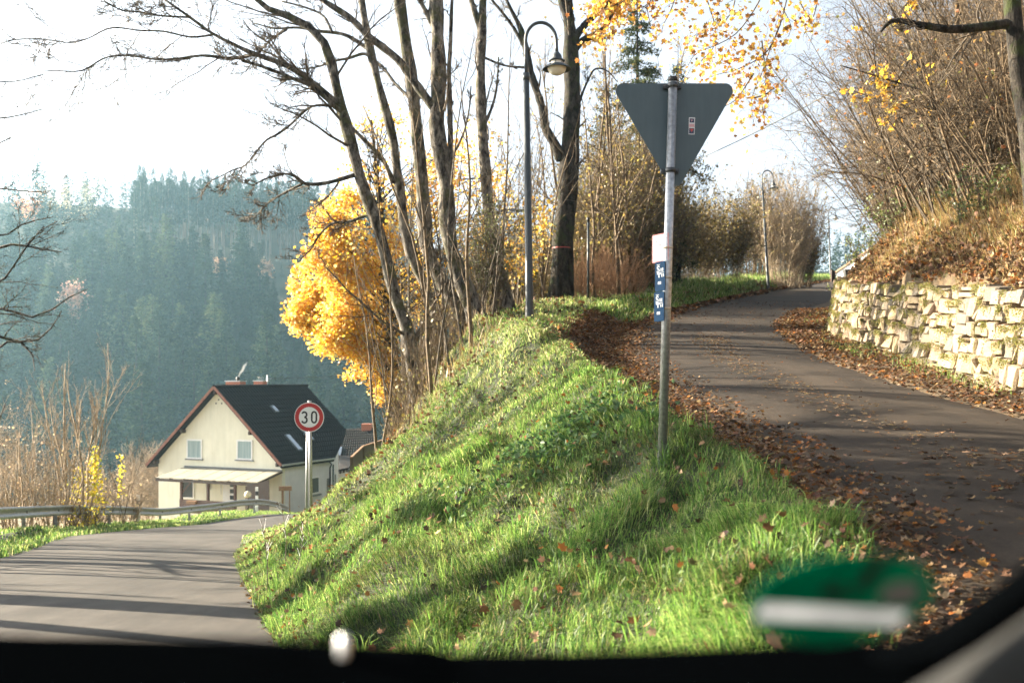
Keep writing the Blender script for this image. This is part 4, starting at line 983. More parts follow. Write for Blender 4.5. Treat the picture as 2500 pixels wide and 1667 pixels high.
THIN=((7,.25,1,.75,.24,.34,8,.03,.16),(6,.15,1,.65,.5,.5,6,.04,.18),(4,.12,1,.65,.55,.6,5,.03,.2))
traced_tree("bare_tree","slender leaning bare tree nearest the valley with long branches reaching over the road",21,
 [(1017,952,34),(1011,929,30),(993,793,33),(968,739,31),(943,632,30),(921,550,28),(896,482,27),(882,446,27),(850,321,28),(829,250,27),(811,161,21),(793,107,20),(771,79,19),(721,46,18),(664,29,15),(632,0,13)],
 [[(829,252,20),(814,246,17),(764,203,15),(707,164,14),(621,132,12),(589,118,9),(518,82,8),(464,43,7),(403,0,5)],
  [(621,132,10),(571,143,8),(493,136,7),(429,145,6),(375,145,5.5),(314,136,5),(257,141,4),(200,173,4),(136,173,3),(89,175,2)],
  [(832,268,14),(821,264,12),(764,214,10),(707,189,8.5),(643,164,8),(589,148,7)],
  [(518,86,6),(464,91,5),(400,77,5),(339,75,4),(271,68,4),(214,95,3),(171,105,3),(125,98,2.5),(54,96,2.5),(0,105,2)],
  [(464,43,5),(393,39,5),(339,30,4.5),(296,25,4),(257,4,3)],
  [(872,428,12),(864,428,11),(814,443,10),(771,450,9),(739,446,8),(707,425,6),(661,432,5),(614,454,3)],
  [(739,448,6),(682,478,5.5),(654,496,4.5),(618,536,3)],
  [(838,262,8),(796,257,7),(754,264,6),(707,307,6),(671,332,5.5),(646,346,5),(600,403,4),(571,414,3.5),(529,436,2.5)],
  [(905,524,9),(889,528,8),(846,543,7.5),(811,546,6.5),(779,575,5.5),(757,611,4),(729,636,3)],
  [(700,72,7),(672,90,6),(640,120,4),(600,175,3)]],101,M_bark,ext=3.5,levels=STD,limb_dy=1.2)
traced_tree("bare_tree","thin dark bare tree standing second from the valley edge of the clump",22.5,
 [(1078,866,26),(1064,768,26),(1043,704,24),(1011,643,23),(993,586,23),(984,536,23),(979,482,23),(968,411,22),(961,343,22),(946,286,22),(932,236,21),(918,179,20),(904,125,20),(893,64,19),(882,0,17)],
 [[(906,128,13),(900,121,11),(850,89,9),(814,80,8),(779,77,8),(725,68,6),(671,70,5),(621,57,3)],
  [(811,80,7),(789,39,6),(743,18,5),(689,4,4)],
  [(905,138,10),(886,132,8),(850,143,7),(814,150,6),(770,165,4),(710,170,3)],
  [(962,446,13),(954,429,12),(932,386,11),(904,357,9.5),(857,310,8),(835,285,5)],
  [(1000,240,9),(965,205,8),(935,165,7),(915,150,6)]],102,M_bark,ext=5,levels=THIN,limb_dy=1)
traced_tree("bare_tree","grey bare tree curving up from the bank beside the thickest lichened trunk",21.6,
 [(1160,832,34),(1146,800,34),(1129,775,34),(1100,721,34),(1071,675,33),(1043,614,32),(1038,557,33),(1034,500,32),(1029,429,31),(1021,357,30),(1016,304,30),(1011,250,31),(1004,186,29),(996,143,29),(991,107,28),(982,46,27),(975,0,26)],
 [[(1100,390,7),(1130,330,5),(1145,270,4),(1150,210,3)]],103,M_bark,ext=6,levels=((4,.3,1,.8,.16,.3,7,.05,.18),(6,.15,1,.7,.5,.5,5,.05,.2),(4,.12,1,.7,.55,.6,4,.04,.22)))
traced_tree("bare_tree","thickest lichen covered bare tree of the clump with a heavy limb reaching to the valley",21.0,
 [(1176,806,54),(1164,793,47),(1157,757,42),(1136,704,40),(1111,643,38),(1096,579,37),(1091,540,37),(1091,464,37),(1082,411,38),(1070,340,38),(1064,321,38),(1068,268,38),(1071,214,35),(1070,143,35),(1068,71,34),(1064,0,33)],
 [[(1064,268,24),(1043,243,22),(1011,200,20),(975,150,19),(932,114,18),(896,86,17),(857,46,15),(814,18,14),(786,0,13)],
  [(1096,418,18),(1100,390,15),(1100,339,14),(1098,250,13),(1096,180,11),(1100,107,10),(1102,36,9),(1104,0,8)],
  [(1066,75,12),(1054,61,11),(1039,29,11),(1025,0,10)]],104,M_bark,ext=6,levels=THIN)
traced_tree("bare_tree","pale forked bare tree between the leaning clump and the street lamp",27,
 [(1240,758,40),(1236,750,36),(1221,668,30),(1204,579,29),(1196,557,28),(1189,464,27),(1182,375,25),(1175,286,25),(1173,179,25),(1177,71,21),(1179,0,18)],
 [[(1174,84,16),(1171,68,15),(1161,36,15),(1150,0,13)],[(1186,300,8),(1205,250,7),(1214,200,5),(1217,140,4)],[(1180,140,6),(1230,160,5),(1280,165,6)]],105,M_bark,ext=6,levels=THIN)
def oak_leaves(T,pos,size,cols,rng,name="foliage"):
    g=G(); leaves(g,pos,size,pal(rng,len(pos),cols,.22),rng,LOBED); return g.build(name,M_leaf,T)
GOLD=[(.85,.55,.055),(.80,.47,.04),(.88,.64,.11),(.68,.34,.04),(.86,.60,.08),(.58,.27,.04)]
def fol_f(T,tips,rng):
    cur=tips[-1][0].reshape(-1,3); px=HX+F*cur[:,0]/cur[:,1]; py=HY-F*cur[:,2]/cur[:,1]
    k=cur[(px>1425)&(py<110)]
    if len(k)==0: k=cur[:50]
    n=900; c=k[rng.integers(0,len(k),n)]+rng.normal(0,.22,(n,3)); oak_leaves(T,c,rng.uniform(.09,.16,n),GOLD,rng)
BT=traced_tree("big_bare_tree","big dark twin-stemmed tree with a thin red band on the grassy top behind the lamp",32,
 [(1368,732,50),(1366,729,48),(1368,650,46),(1371,579,44),(1379,507,42),(1386,436,42),(1391,357,43),(1396,286,44),(1397,214,42),(1394,143,40),(1392,110,36),(1388,54,22),(1372,0,20)],
 [[(1369,392,25),(1357,357,24),(1332,314,22),(1325,268,20),(1307,214,19),(1293,168,18),(1284,121,17),(1271,71,13),(1250,29,9),(1236,0,8)],
  [(1393,112,24),(1396,80,22),(1393,54,20),(1389,0,18)],
  [(1398,112,20),(1411,82,18),(1443,46,16),(1486,7,12),(1530,-40,8)],
  [(1402,122,20),(1421,100,17),(1450,86,15),(1479,64,12),(1496,32,9),(1520,-20,7)],
  [(1404,300,8),(1412,262,6.5),(1422,228,5.5),(1436,196,5),(1450,171,4.5),(1470,168,4),(1488,178,3.2),(1507,200,2)],
  [(1284,125,9),(1255,70,8),(1225,30,7),(1200,0,6)],[(1389,728,26),(1388,650,24),(1390,560,23),(1401,450,22),(1405,330,20),(1404,230,16)]],106,M_darkbark,ext=6,levels=THIN,foliage=fol_f)
M_redpaint=pm("red_paint_mark",(.22,.02,.015),(.30,.04,.03),20,.6)
a=at(1371,606,32); G().tubes([a+np.array([0,0,.018]),a-np.array([0,0,.018])],[.312,.314],18).build("red_band",M_redpaint,BT)

def sapling(x,y,h,seed,lab,group,lean=.12,r=.03,bark=M_twig,nl=0,cols=GOLD,name="sapling",cat="tree",lv=((10,.25,1,.6,.35,.5,6,.08,.12),(5,.2,1,.6,.5,.6,5,.06,.16)),direction=None):
    rng=np.random.default_rng(seed); z=float(zterr(x,y)); d=np.array([rng.normal(0,lean),rng.normal(0,lean),1.]) if direction is None else np.array(direction,float); d=nrm(d)
    p=np.array([x,y,z-.15]); P=[p]
    for k in range(11): d=nrm(d+rng.normal(0,.055,3)+np.array([0,0,.03])); p=p+d*h/11; P.append(p)
    P=np.array(P)[None]; R=(r*np.linspace(1.1,.25,12))[None]
    T=thing(name,lab,cat,P[0,0],group); G().tubes(P,R,8,cap=True).build("trunk",bark,T)
    g=G(); c,cr=P,R
    for q,(n,t0,t1,ang,lr,rr,npt,up,wob) in enumerate(lv): c,cr=grow(c,cr,n,t0,t1,ang,lr,rr,npt,up,wob,rng,max(.004,y*.0002) if q==0 else max(.003,y*.00015)); g.tubes(c,cr,4 if q==0 else 3)
    g.build("crown",bark,T)
    if nl:
        pts=c.reshape(-1,3); k=pts[rng.integers(0,len(pts),nl)]+rng.normal(0,.06,(nl,3)); oak_leaves(T,k,rng.uniform(.06,.12,nl),cols,rng)
    return T
rng=np.random.default_rng(5)
for k in range(62):
    y=rng.uniform(18.5,33); x=L(T0,y)-rng.uniform(-.3,2.9)
    px=HX+F*x/y
    if px<905: continue
    if 1270<px<1310: x-=.5
    sapling(x,y,rng.uniform(3.2,8.5),200+k,"thin bare sapling among the larger trunks on the bank top","saplings among the trunks on the bank",.13,rng.uniform(.018,.04),M_twig if k%3 else M_browntwig)
for k,(px,Y,h) in enumerate(((1511,34,10),(1525,35,10.5),(1455,33,8),(1476,37,9),(1552,38,8),(1590,40,7.5),(1620,42,7),(1345,36,8),(1318,33,7),(1405,35,9.5),(1425,37,8.5),(1498,36,9.2),(1538,37,9.8),(1575,41,8.4),(1605,43,8.2),(1285,35,8.5),(1335,39,9),(1360,41,9.4))):
    sapling((px-HX)/F*Y,Y,h,300+k,"slim bare tree in the brush between the big dark tree and the lane","slim bare trees behind the grassy strip",.1,rng.uniform(.05,.085),M_browntwig,90,[(.3,.24,.06),(.36,.27,.07),(.2,.14,.05)],"slim_tree",lv=((16,.2,1,.7,.3,.5,6,.06,.14),(6,.2,1,.6,.5,.6,5,.05,.18)))

# ------------------------------------------------------------------ shrubs
def shrub(name,lab,x,y,h,r,n,seed,bark,group=None,nl=0,cols=None,ls=.05,lv=((7,.2,1,.5,.45,.55,6,.06,.14),(6,.15,1,.55,.5,.6,5,.05,.18)),spread=.5,z=None,cat="shrub",rs=.014,up=.05,lj=.05):
    rng=np.random.default_rng(seed); z=float(zterr(x,y)) if z is None else z
    a=rng.uniform(0,2*np.pi,n); q=np.sqrt(rng.random(n))*r*.4; p=np.stack([x+q*np.cos(a),y+q*np.sin(a),np.full(n,z-.1)],1)
    p[:,2]=zterr(p[:,0],p[:,1])-.1
    d=nrm(np.stack([np.cos(a)*spread*rng.uniform(.1,1,n)*r/h*1.4,np.sin(a)*spread*rng.uniform(.1,1,n)*r/h*1.4,np.ones(n)],1)); P=[p]; Ln=h*rng.uniform(.55,1.05,n)
    for k in range(8): d=nrm(d+rng.normal(0,.07,(n,3))+np.array([0,0,up])); p=p+d*(Ln/8)[:,None]; P.append(p)
    P=np.stack(P,1); R=(rs*rng.uniform(.6,1.4,n))[:,None]*np.linspace(1,.3,9)[None]
    T=thing(name,lab,cat,(x,y,z),group); g=G(); g.tubes(P,R,4); c,cr=P,R
    for q_,(m,t0,t1,ang,lr,rr,npt,u_,wob) in enumerate(lv): c,cr=grow(c,cr,m,t0,t1,ang,lr,rr,npt,u_,wob,rng,max(.004,y*.00019) if q_==0 else max(.003,y*.00014)); g.tubes(c,cr,3)
    g.build("stems",bark,T)
    if nl:
        pts=c.reshape(-1,3); k=pts[rng.integers(0,len(pts),nl)]+rng.normal(0,lj,(nl,3)); oak_leaves(T,k,ls*rng.uniform(.6,1.4,nl),cols,rng)
    return T
OLD=[(.13,.105,.04),(.19,.145,.055),(.25,.19,.07),(.10,.085,.035),(.34,.27,.09)]
OL=[(.13,.12,.04),(.19,.155,.05),(.26,.20,.06),(.10,.085,.035),(.30,.24,.08)]
# bushes along the lane, behind the give-way sign
bush=[(1560,44,4.6,1.9),(1610,46,4.8,2.0),(1655,47,4.6,2.1),(1700,49,4.1,2.2),(1745,51,4.2,2.2),(1785,52,4.2,2.2)]
for k,(px,Y,h,r) in enumerate(bush):
    shrub("roadside_bush","dark brown bare bush in the hedge between the give-way sign and the bend",(px-HX)/F*Y,Y+1.5,h,r,70,400+k,M_browntwig,"bushes in the hedge along the lane",3200,OLD,.11,lj=.12,spread=.7)
for k,(px,Y,h,r) in enumerate(((1445,37,3.4,1.7),(1490,39,4.4,1.8),(1530,41,4.2,1.8),(1330,38,3.6,1.6),(1560,45,5.4,1.9),(1480,43,6.6,2.0),(1430,41,6.0,1.8),(1520,44,7.0,2.0),(1300,36,4.2,1.7),(1350,40,5.2,1.8),(1410,39,6.4,1.7),(1455,42,8.0,1.9),(1500,41,7.4,1.8),(1560,43,7.6,1.9),(1600,45,6.4,1.9),(1250,34,4.6,1.6),(1210,33,5.0,1.5))):
    shrub("thicket_bush","olive brown bush in the thicket just right of the big dark tree",(px-HX)/F*Y,Y,h,r,60,420+k,M_browntwig,"thicket bushes behind the dry brush",2200,OL,.10,up=.05,lj=.1,spread=.7)
shrub("big_bush","big pale bare bush at the bend behind the second lamp",(1915-HX)/F*58,58,6.2,2.2,150,430,M_palewig,None,2600,[(.34,.27,.12),(.42,.33,.17),(.25,.19,.07)],.10,spread=.75)
shrub("big_bush","broad brown bush between the pale bush and the hedge at the bend",(1835-HX)/F*60,60,5.6,2.5,120,431,M_browntwig,None,2200,OL,.10,spread=.7)
shrub("big_bush","dark leafy bush leaning over the lane end right of the pale bush",(1962-HX)/F*60,60,4.4,1.2,70,432,M_browntwig,None,3000,[(.12,.11,.04),(.2,.16,.05),(.3,.22,.07)],.09,spread=.8)
M_russet=pm("russet_stem",(.22,.12,.06),(.36,.22,.12),9,.85)
for k,(px,Y) in enumerate(((1420,33.5),(1458,34),(1495,35),(1530,36))):
    shrub("dry_brush","red-brown dry brush clump at the grass edge by the thin dark post",(px-HX)/F*Y,Y,2.0-.15*(k%2),1.3,52,440+k,M_russet,"red-brown dry brush clumps",0,lv=((6,.15,1,.5,.4,.6,5,.05,.16),(4,.2,1,.5,.45,.7,4,.04,.2)),rs=.008,spread=.8)
# undergrowth on the bank below the trunks
for k in range(16):
    y=rng.uniform(17.5,27); x=L(T0,y)-rng.uniform(.2,2.6)
    if HX+F*x/y<975: continue
    shrub("bank_undergrowth","low tangle of bare brown undergrowth at the foot of the leaning trunks",x,y,rng.uniform(1.0,2.4),.8,20,460+k,M_browntwig,"undergrowth at the foot of the trunks",60,OL,.06,rs=.009)
shrub("evergreen_shrub","green leafy shrub right behind the thickest lichened trunk",(1190-HX)/F*23.5,23.5,2.6,.7,40,480,M_twig,None,2600,[(.06,.075,.025),(.09,.10,.035),(.13,.12,.05)],.045)
# brush beyond the barrier
rng=np.random.default_rng(15)
for k,(px,Y,h,r) in enumerate(((-70,30,3.4,1.5),(-20,33,3.9,1.6),(30,30,3.3,1.5),(75,34,3.4,1.5),(130,31,2.7,1.3),(170,36,3.0,1.4),(260,40,2.8,1.3),(300,38,2.2,1.2),(335,76,3.8,2.2),(375,77,4.6,2.2),(305,70,3.4,2.0),(225,37,2.0,1.2))):
    x=(px-HX)/F*Y
    shrub("roadside_shrub","pale brown leafless shrub growing behind the crash barrier",x,Y,h+(.8 if px<120 else .1),r,16,500+k,M_palewig,"leafless shrubs behind the crash barrier",160,[(.5,.4,.27),(.42,.33,.2)],.06,up=.06,rs=.022,lv=((7,.1,1,.65,.5,.6,7,.07,.18),(6,.1,1,.65,.5,.6,6,.06,.22),(3,.1,1,.6,.5,.7,4,.05,.25)))
shrub("garden_bush","dull leafless bush right behind the corner of the yellow house",(352-HX)/F*74,74,5.2,1.8,60,520,M_palewig,None,0,up=.1)
YLW=[(.70,.55,.03),(.78,.62,.06),(.60,.50,.03),(.82,.70,.15),(.5,.5,.04)]
x=(195-HX)/F*33
T=shrub("bare_fruit_tree","tall upright bare tree with a column of yellow leaves behind the crash barrier",x,33,6.9,1.4,9,530,M_palewig,None,0,lv=((9,.3,1,.45,.4,.55,7,.14,.1),(6,.2,1,.5,.42,.6,5,.10,.16),(3,.2,1,.5,.5,.7,4,.1,.2)),rs=.04,cat="tree",up=.07)
def leafcol(T,px,py0,py1,Y,n,w,rng):
    py=rng.uniform(py0,py1,n); p=np.stack([(px-HX)/F*Y+rng.normal(0,w,n)*(.5+.8*(py-py0)/(py1-py0)),Y+rng.normal(0,w,n),(HY-py)/F*Y],1); oak_leaves(T,p,rng.uniform(.06,.12,n),YLW,rng)
leafcol(T,231,1088,1228,33,260,.14,rng); leafcol(T,192,1140,1225,33,110,.16,rng)
T=shrub("yellow_climber","slim stem wrapped in yellow leaves standing behind the barrier near the house",(295-HX)/F*36,36,3.6,.4,4,532,M_browntwig,None,0,rs=.012); leafcol(T,295,1108,1215,36,90,.09,rng)
T=shrub("yellow_leaved_bush","low bush of bright yellow leaves showing under the crash barrier",(205-HX)/F*31.5,31.5,1.1,1.2,30,533,M_browntwig,None,260,YLW,.07)
# tree just outside the picture, its branches hang in
rng=np.random.default_rng(77)
def hanging_tree(x,y,h,seed,lab,name="bare_tree",group=None,bark=M_bark,lv=STD,r=.17,limbs=None,nl=14,cs=.22):
    rng=np.random.default_rng(seed); z=float(zterr(x,y)); p=np.array([x,y,z-.3]); d=np.array([rng.normal(0,.06),rng.normal(0,.06),1.]); P=[p]
    for k in range(15): d=nrm(d+rng.normal(0,.05,3)+np.array([0,0,.05])); p=p+d*h/15; P.append(p)
    P=np.array(P); R=r*np.linspace(1.15,.25,16); P,R=resample(P,R,30)
    T=thing(name,lab,"tree",P[0],group); G().tubes(P,R,12,cap=True).build("trunk",bark,T)
    c,cr=grow(P[None],R[None],nl,cs,1,1.05,.42,.5,10,.02,.1,rng,.02)
    if limbs is not None:
        for lb in limbs:
            q,s_=resample(*lb,10); c=np.concatenate([c,q[None]]); cr=np.concatenate([cr,s_[None]])
    g=G(); g.tubes(c,cr,6)
    for q,(n,t0,t1,ang,lr,rr,npt,up,wob) in enumerate(lv): c,cr=grow(c,cr,n,t0,t1,ang,lr,rr,npt,up,wob,rng,.005 if q<2 else .004); g.tubes(c,cr,4 if q==0 else 3)
    g.build("crown",bark,T); return T
Yt=18.0; tx=-10.9; 
def tl(pts,w0,w1,Y=Yt): k=len(pts); return (np.array([[tx,Y,at(0,pts[0][1]-15,Y)[2]]]+[list(at(a,b,Y-.3*i/k)) for i,(a,b) in enumerate(pts)]),np.concatenate([[w0*1.2],np.linspace(w0,w1,k)])*.5*Y/F)
hanging_tree(tx,Yt,9.0,601,"bare tree at the very edge of the picture, its twigs hanging over the barrier",limbs=[
 tl([(-60,800),(0,822),(60,835),(110,820),(150,760)],9,2.5),tl([(-60,640),(0,600),(60,600),(110,610),(150,615)],8,2.5),tl([(-60,770),(0,745),(60,775),(120,760),(170,725),(215,705)],8,2),
 tl([(-60,700),(0,690),(40,640),(90,570),(140,540)],7,2),tl([(-60,470),(0,460),(50,466),(120,470)],5,2),tl([(-60,880),(30,828),(70,855),(90,890),(85,905)],6,2),tl([(-60,560),(0,580),(60,545),(130,530)],6,2)],lv=((6,.3,1,.7,.35,.5,6,.05,.2),(5,.2,1,.7,.5,.6,5,.05,.22),(4,.15,1,.7,.55,.7,4,.04,.22)),nl=8)
for k,(x,y,h) in enumerate(((-12.5,10.3,13),(-16,14.5,14),(-11.6,8.0,12.5),(-13.2,12.9,13.5),(-14.5,18.5,13),(-24,26,13))):
    hanging_tree(x,y,h,620+k,"bare tree beyond the barrier outside the view, shading the roads",group="bare trees beyond the barrier",r=.27,lv=((6,.25,1,.8,.38,.5,6,.04,.16),(4,.15,1,.7,.5,.55,5,.04,.2)),nl=15,cs=.52)
for k,(x,y,h,r) in enumerate(((-13.5,15,3.4,1.5),(-14.2,19,4.0,1.6),(-12.6,11.5,3.0,1.4),(-15.6,24,4.4,1.7))):
    shrub("roadside_shrub","pale leafless shrub behind the crash barrier outside the view",x,y,h,r,16,640+k,M_palewig,"leafless shrubs behind the crash barrier",0,lv=((5,.2,1,.5,.45,.55,6,.06,.14),(4,.15,1,.55,.5,.6,5,.05,.18)),rs=.02)
rng=np.random.default_rng(66)
for k in range(26):
    y=9.5+k*.62+rng.uniform(-.3,.3); x=min(-11.2-rng.uniform(0,2.4),-.53*y-1.2)
    sapling(x,y,rng.uniform(3.4,5.2),660+k,"young bare tree beyond the barrier outside the view","young bare trees beyond the barrier",.16,rng.uniform(.05,.11),M_twig,0,lv=((8,.25,1,.8,.3,.5,6,.06,.14),(4,.2,1,.6,.5,.6,5,.05,.18)))
OT=hanging_tree(-12.6,12.4,10.5,690,"unseen oak beyond the barrier, its brown leafy crown shaped to shade the lane",name="oak_tree",r=.22,nl=16,cs=.7)
rng=np.random.default_rng(691); k=rng.normal(0,1,(40,3))*np.array([.9,1.1,.5]); c=np.array([-12.3,12.2,5.35])+k[rng.integers(0,40,3800)]+rng.normal(0,.22,(3800,3))  # leaf crown of the unseen tree, placed so its shade falls on the near lane
g=G(); leaves(g,c,rng.uniform(.07,.14,3800),pal(rng,3800,[(.3,.16,.06),(.22,.12,.05)]),rng,LOBED); g.build("foliage",M_leaf,OT)
# golden beech behind the trunks
def golden():
    rng=np.random.default_rng(700); Y=27.5; x=(965-HX)/F*Y; 
    z=float(zterr(x,Y)); T=thing("golden_tree","tree full of golden yellow autumn leaves behind the bare trunks above the house","tree",(x,Y,z))
    p=np.array([x,Y,z-.3]); P=[p]; d=np.array([-.05,0,1.])
    for k in range(13): d=nrm(d+rng.normal(0,.05,3)+np.array([0,0,.06])); p=p+d*(at(0,260,Y)[2]-z)/13; P.append(p)
    P,R=resample(P,np.linspace(.2,.03,14),30); G().tubes(P,R,10,cap=True).build("trunk",M_darkbark,T)
    # clumped crown: blobs (px,py,rx,ry) in the photo at this depth
    blobs=[(800,620,75,65,1),(770,740,70,70,1),(850,700,90,90,1),(830,820,95,75,1),(760,780,55,50,1),(900,600,90,80,.3),(845,515,75,50,.45),(920,780,80,90,.38),(940,690,60,80,.2),(900,880,75,55,.9),(940,940,50,50,.8),(985,1000,30,35,.6),(800,550,55,45,.9),(730,690,30,40,.9),(725,775,30,26,.9),(990,560,90,90,.12),(890,440,90,60,.13),(960,330,90,80,.07),(1060,480,70,110,.3),(1040,700,60,110,.3),(1150,420,80,130,.12),(1210,520,60,130,.12),(1300,560,60,120,.09),(1260,640,70,60,.14),(1150,600,60,90,.16),(870,340,60,60,.06)]
    lp=[];ends=[];lc=[]
    sh=np.array(GOLD)
    for (bx,by,rx,ry,dn) in blobs:
        n=int(rx*ry*dn*.54); v=rng.normal(size=(n,3)); v=nrm(v)*rng.uniform(.45,1.08,(n,1))**.6
        # twigs break the blob into sprays
        key=rng.normal(size=(int(7+rx*.22),3)); key=nrm(key)*rng.uniform(.5,1.1,(len(key),1)); kk=key[rng.integers(0,len(key),n)]
        v=.27*v+.85*kk+rng.normal(0,.12,(n,3)); c=at(bx,by,Y+rng.uniform(-.8,.8)); s_=np.array([rx,(rx+ry)/2,ry])*Y/F
        lp.append(c+v*s_); ends+=[c+k_*s_*.9 for k_ in key[:9]]
    lp=np.concatenate(lp); oak_leaves(T,lp,rng.uniform(.05,.115,len(lp)),GOLD+[(.86,.66,.22),(.74,.54,.20),(.84,.70,.30),(.70,.46,.16)],rng)
    ends=np.array(ends); g=G()
    t=rng.uniform(.15,.95,len(ends)); i=(t*29).astype(int); 
    hgt=np.clip((ends[:,2]-P[0,2])/(P[-1,2]-P[0,2])-.12,.05,.97); i=(hgt*29).astype(int)
    B=[]
    for e,ii in zip(ends,i):
        s_=np.linspace(0,1,7)[:,None]; m=P[ii]*(1-s_)+e*s_; m[:,2]+=.35*np.sin(s_[:,0]*np.pi); m[1:-1]+=rng.normal(0,.06,(5,3)); B.append(m)
    B=np.array(B); g.tubes(B,np.tile(np.linspace(.018,.006,7),(len(B),1)),4); c2,r2=grow(B,np.tile(np.linspace(.035,.006,7),(len(B),1)),5,.4,1,.7,.3,.5,4,.02,.2,rng,.004); g.tubes(c2,r2,3); g.build("crown",M_darkbark,T)
golden()
# spruce-like conifer rising behind the give-way sign
def conifer(name,lab,x,y,h,r,seed,cols,density=1.0,group=None,bare=.1,sag=.35):
    rng=np.random.default_rng(seed); z=float(zterr(x,y)); T=thing(name,lab,"tree",(x,y,z),group)
    P=np.array([[x,y,z-.3],[x+.05,y,z+h*.5],[x,y,z+h]]); G().tubes(P,[h*.014,h*.009,.02],8,cap=True).build("trunk",M_darkbark,T)
    B=[];g=G();lp=[]
    nl=int(26*density); 
    for k in range(nl):
        f=bare+(1-bare)*(k+rng.uniform(0,.6))/nl; R=r*(1-f)**.8+.15; n=rng.integers(4,8)
        for a in rng.uniform(0,2*np.pi,n):
            l=R*rng.uniform(.55,1.1); t=np.linspace(0,1,6)[:,None]; q=np.array([x,y,z+h*f])+np.concatenate([np.cos(a)*l*t,np.sin(a)*l*t,-sag*l*t**1.3+.12*l*t**3],1); B.append(q)
            m=int(l*52*density); tt=rng.uniform(.15,1.02,m)**.8; i=np.minimum((tt*5).astype(int),4); w_=(tt*5-i)[:,None]; pp=q[i]*(1-w_)+q[np.minimum(i+1,5)]*w_
            lp.append(pp+rng.normal(0,.09,(m,3))*np.array([1,1,.8])-np.array([0,0,.06]))
    B=np.array(B); g.tubes(B,np.tile(np.linspace(.03,.006,6),(len(B),1)),3); g.build("crown",M_darkbark,T)
    lp=np.concatenate(lp); g=G(); leaves(g,lp,rng.uniform(.12,.30,len(lp)),pal(rng,len(lp),cols),rng,np.array([[0,0,0],[.13,.5,.03],[0,1,-.1],[-.13,.5,.03]])); g.build("foliage",M_needle,T); return T
DG=[(.035,.055,.03),(.055,.075,.04),(.08,.095,.045),(.11,.11,.05)]
conifer("conifer","tall sparse dark conifer rising behind the triangular sign",(1555-HX)/F*46,46,15.0,3.3,801,DG,1.15)
conifer("conifer","olive conifer between the big dark tree and the triangular sign",(1475-HX)/F*48,48,14.0,2.6,802,[(.05,.06,.03),(.08,.085,.038),(.12,.11,.05)],1.1)
# drooping conifer bough right of the sign
conifer("conifer","dark conifer with a drooping bough showing just right of the sign point",(1655-HX)/F*47,47,10.6,2.6,803,DG,.7,bare=.5,sag=.55)
conifer("small_conifer","small yellow-green conifer peeping over the roof of the yellow house",(757-HX)/F*80,80,9.2,1.5,804,[(.22,.24,.06),(.28,.27,.08),(.14,.17,.05)],.8)

# ------------------------------------------------------------------ wooded slope above the stone wall
rng=np.random.default_rng(31)
def slope_xy(px,Y): return (px-HX)/F*Y,Y
BEECH=[(.30,.12,.05),(.38,.17,.07),(.24,.10,.05)]
k=0
for (px,Y,h,n) in ((2250,31,3.0,40),(2275,29,3.6,50),(2250,27,4.4,56),(2320,25,5.0,56),(2300,23,5.2,56),(2350,22,5.0,56),(2420,20,5.0,60),(2480,19,5.0,60),(2540,18,4.6,60),(2300,32,6.5,60),(2300,31,7,64),(2380,28,7,64),(2450,26,7,64),(2520,24,7,64),(2290,34,6.5,54),(2400,34,8.5,64),(2290,37,9,64),(2500,31,8.5,64),(2600,22,6.0,60)):
    x,y=slope_xy(px,Y)
    shrub("slope_bush","dense leafless bush on the slope above the stone wall",x,y,h,h*.55,int(n*.62),900+k,M_browntwig if k%3 else M_twig,"leafless bushes on the slope above the wall",420 if k%2 else 260,[(.34,.22,.08),(.42,.30,.10),(.25,.15,.06),(.22,.22,.07),(.3,.13,.05)],.06,spread=1.0,up=.0,rs=.03,lv=((7,.12,1,.8,.5,.55,8,.0,.2),(6,.1,1,.8,.5,.55,6,.0,.24),(3,.1,1,.75,.55,.65,5,.0,.26)))
    k+=1
for px,Y,h in ((2200,22.5,1.1),(2110,27,1.3),(2395,17.5,1.0),(2460,19,1.2)):
    shrub("bramble","green bramble patch among the dry grass of the slope",(px-HX)/F*Y,Y,h,.8,16,980+px,M_twig,"green bramble patches on the slope",420,[(.10,.15,.045),(.17,.21,.07),(.24,.25,.11)],.055,up=-.05)
for j,(px,Y,h) in enumerate(((2330,24,9),(2400,23,9),(2450,29,11),(2270,30,10),(2520,20,9),(2360,33,11),(2300,33,9),(2470,22,9))):
    x,y=slope_xy(px,Y); sapling(x,y,h,950+j,"slender bare tree rising from the brush on the slope above the wall","slender bare trees on the slope",.12,.07,M_browntwig,0,name="slope_tree",lv=((18,.2,1,.8,.35,.5,7,.03,.14),(7,.2,1,.6,.5,.6,5,.02,.18)))
traced_tree("leaning_tree","leaning bare tree with a pale trunk on the slope above the stone wall",20,
 [(2352,452,22),(2340,425,19),(2320,385,16),(2300,330,14),(2270,240,12),(2262,215,11),(2230,140,9),(2225,132,8)],
 [[(2226,135,7),(2212,90,6),(2190,40,6),(2215,10,5),(2235,-30,4)],[(2224,140,5),(2190,200,4.5),(2168,260,4),(2150,330,3)],[(2268,225,6),(2200,205,5),(2120,180,4),(2050,160,2.5)],[(2285,290,5),(2210,270,4),(2120,235,3),(2060,215,2)]],820,M_bark,ext=2,levels=((8,.2,1,.7,.35,.45,6,.0,.16),(6,.15,1,.6,.5,.5,5,.0,.2),(3,.15,1,.6,.5,.6,4,0,.2)),group=None,
 foliage=lambda T,tips,rng:(lambda c:oak_leaves(T,c[rng.integers(0,len(c),170)]+rng.normal(0,.06,(170,3)),rng.uniform(.09,.16,170),[(.85,.60,.10),(.80,.45,.05)],rng))(tips[1][0].reshape(-1,3)[::7]))
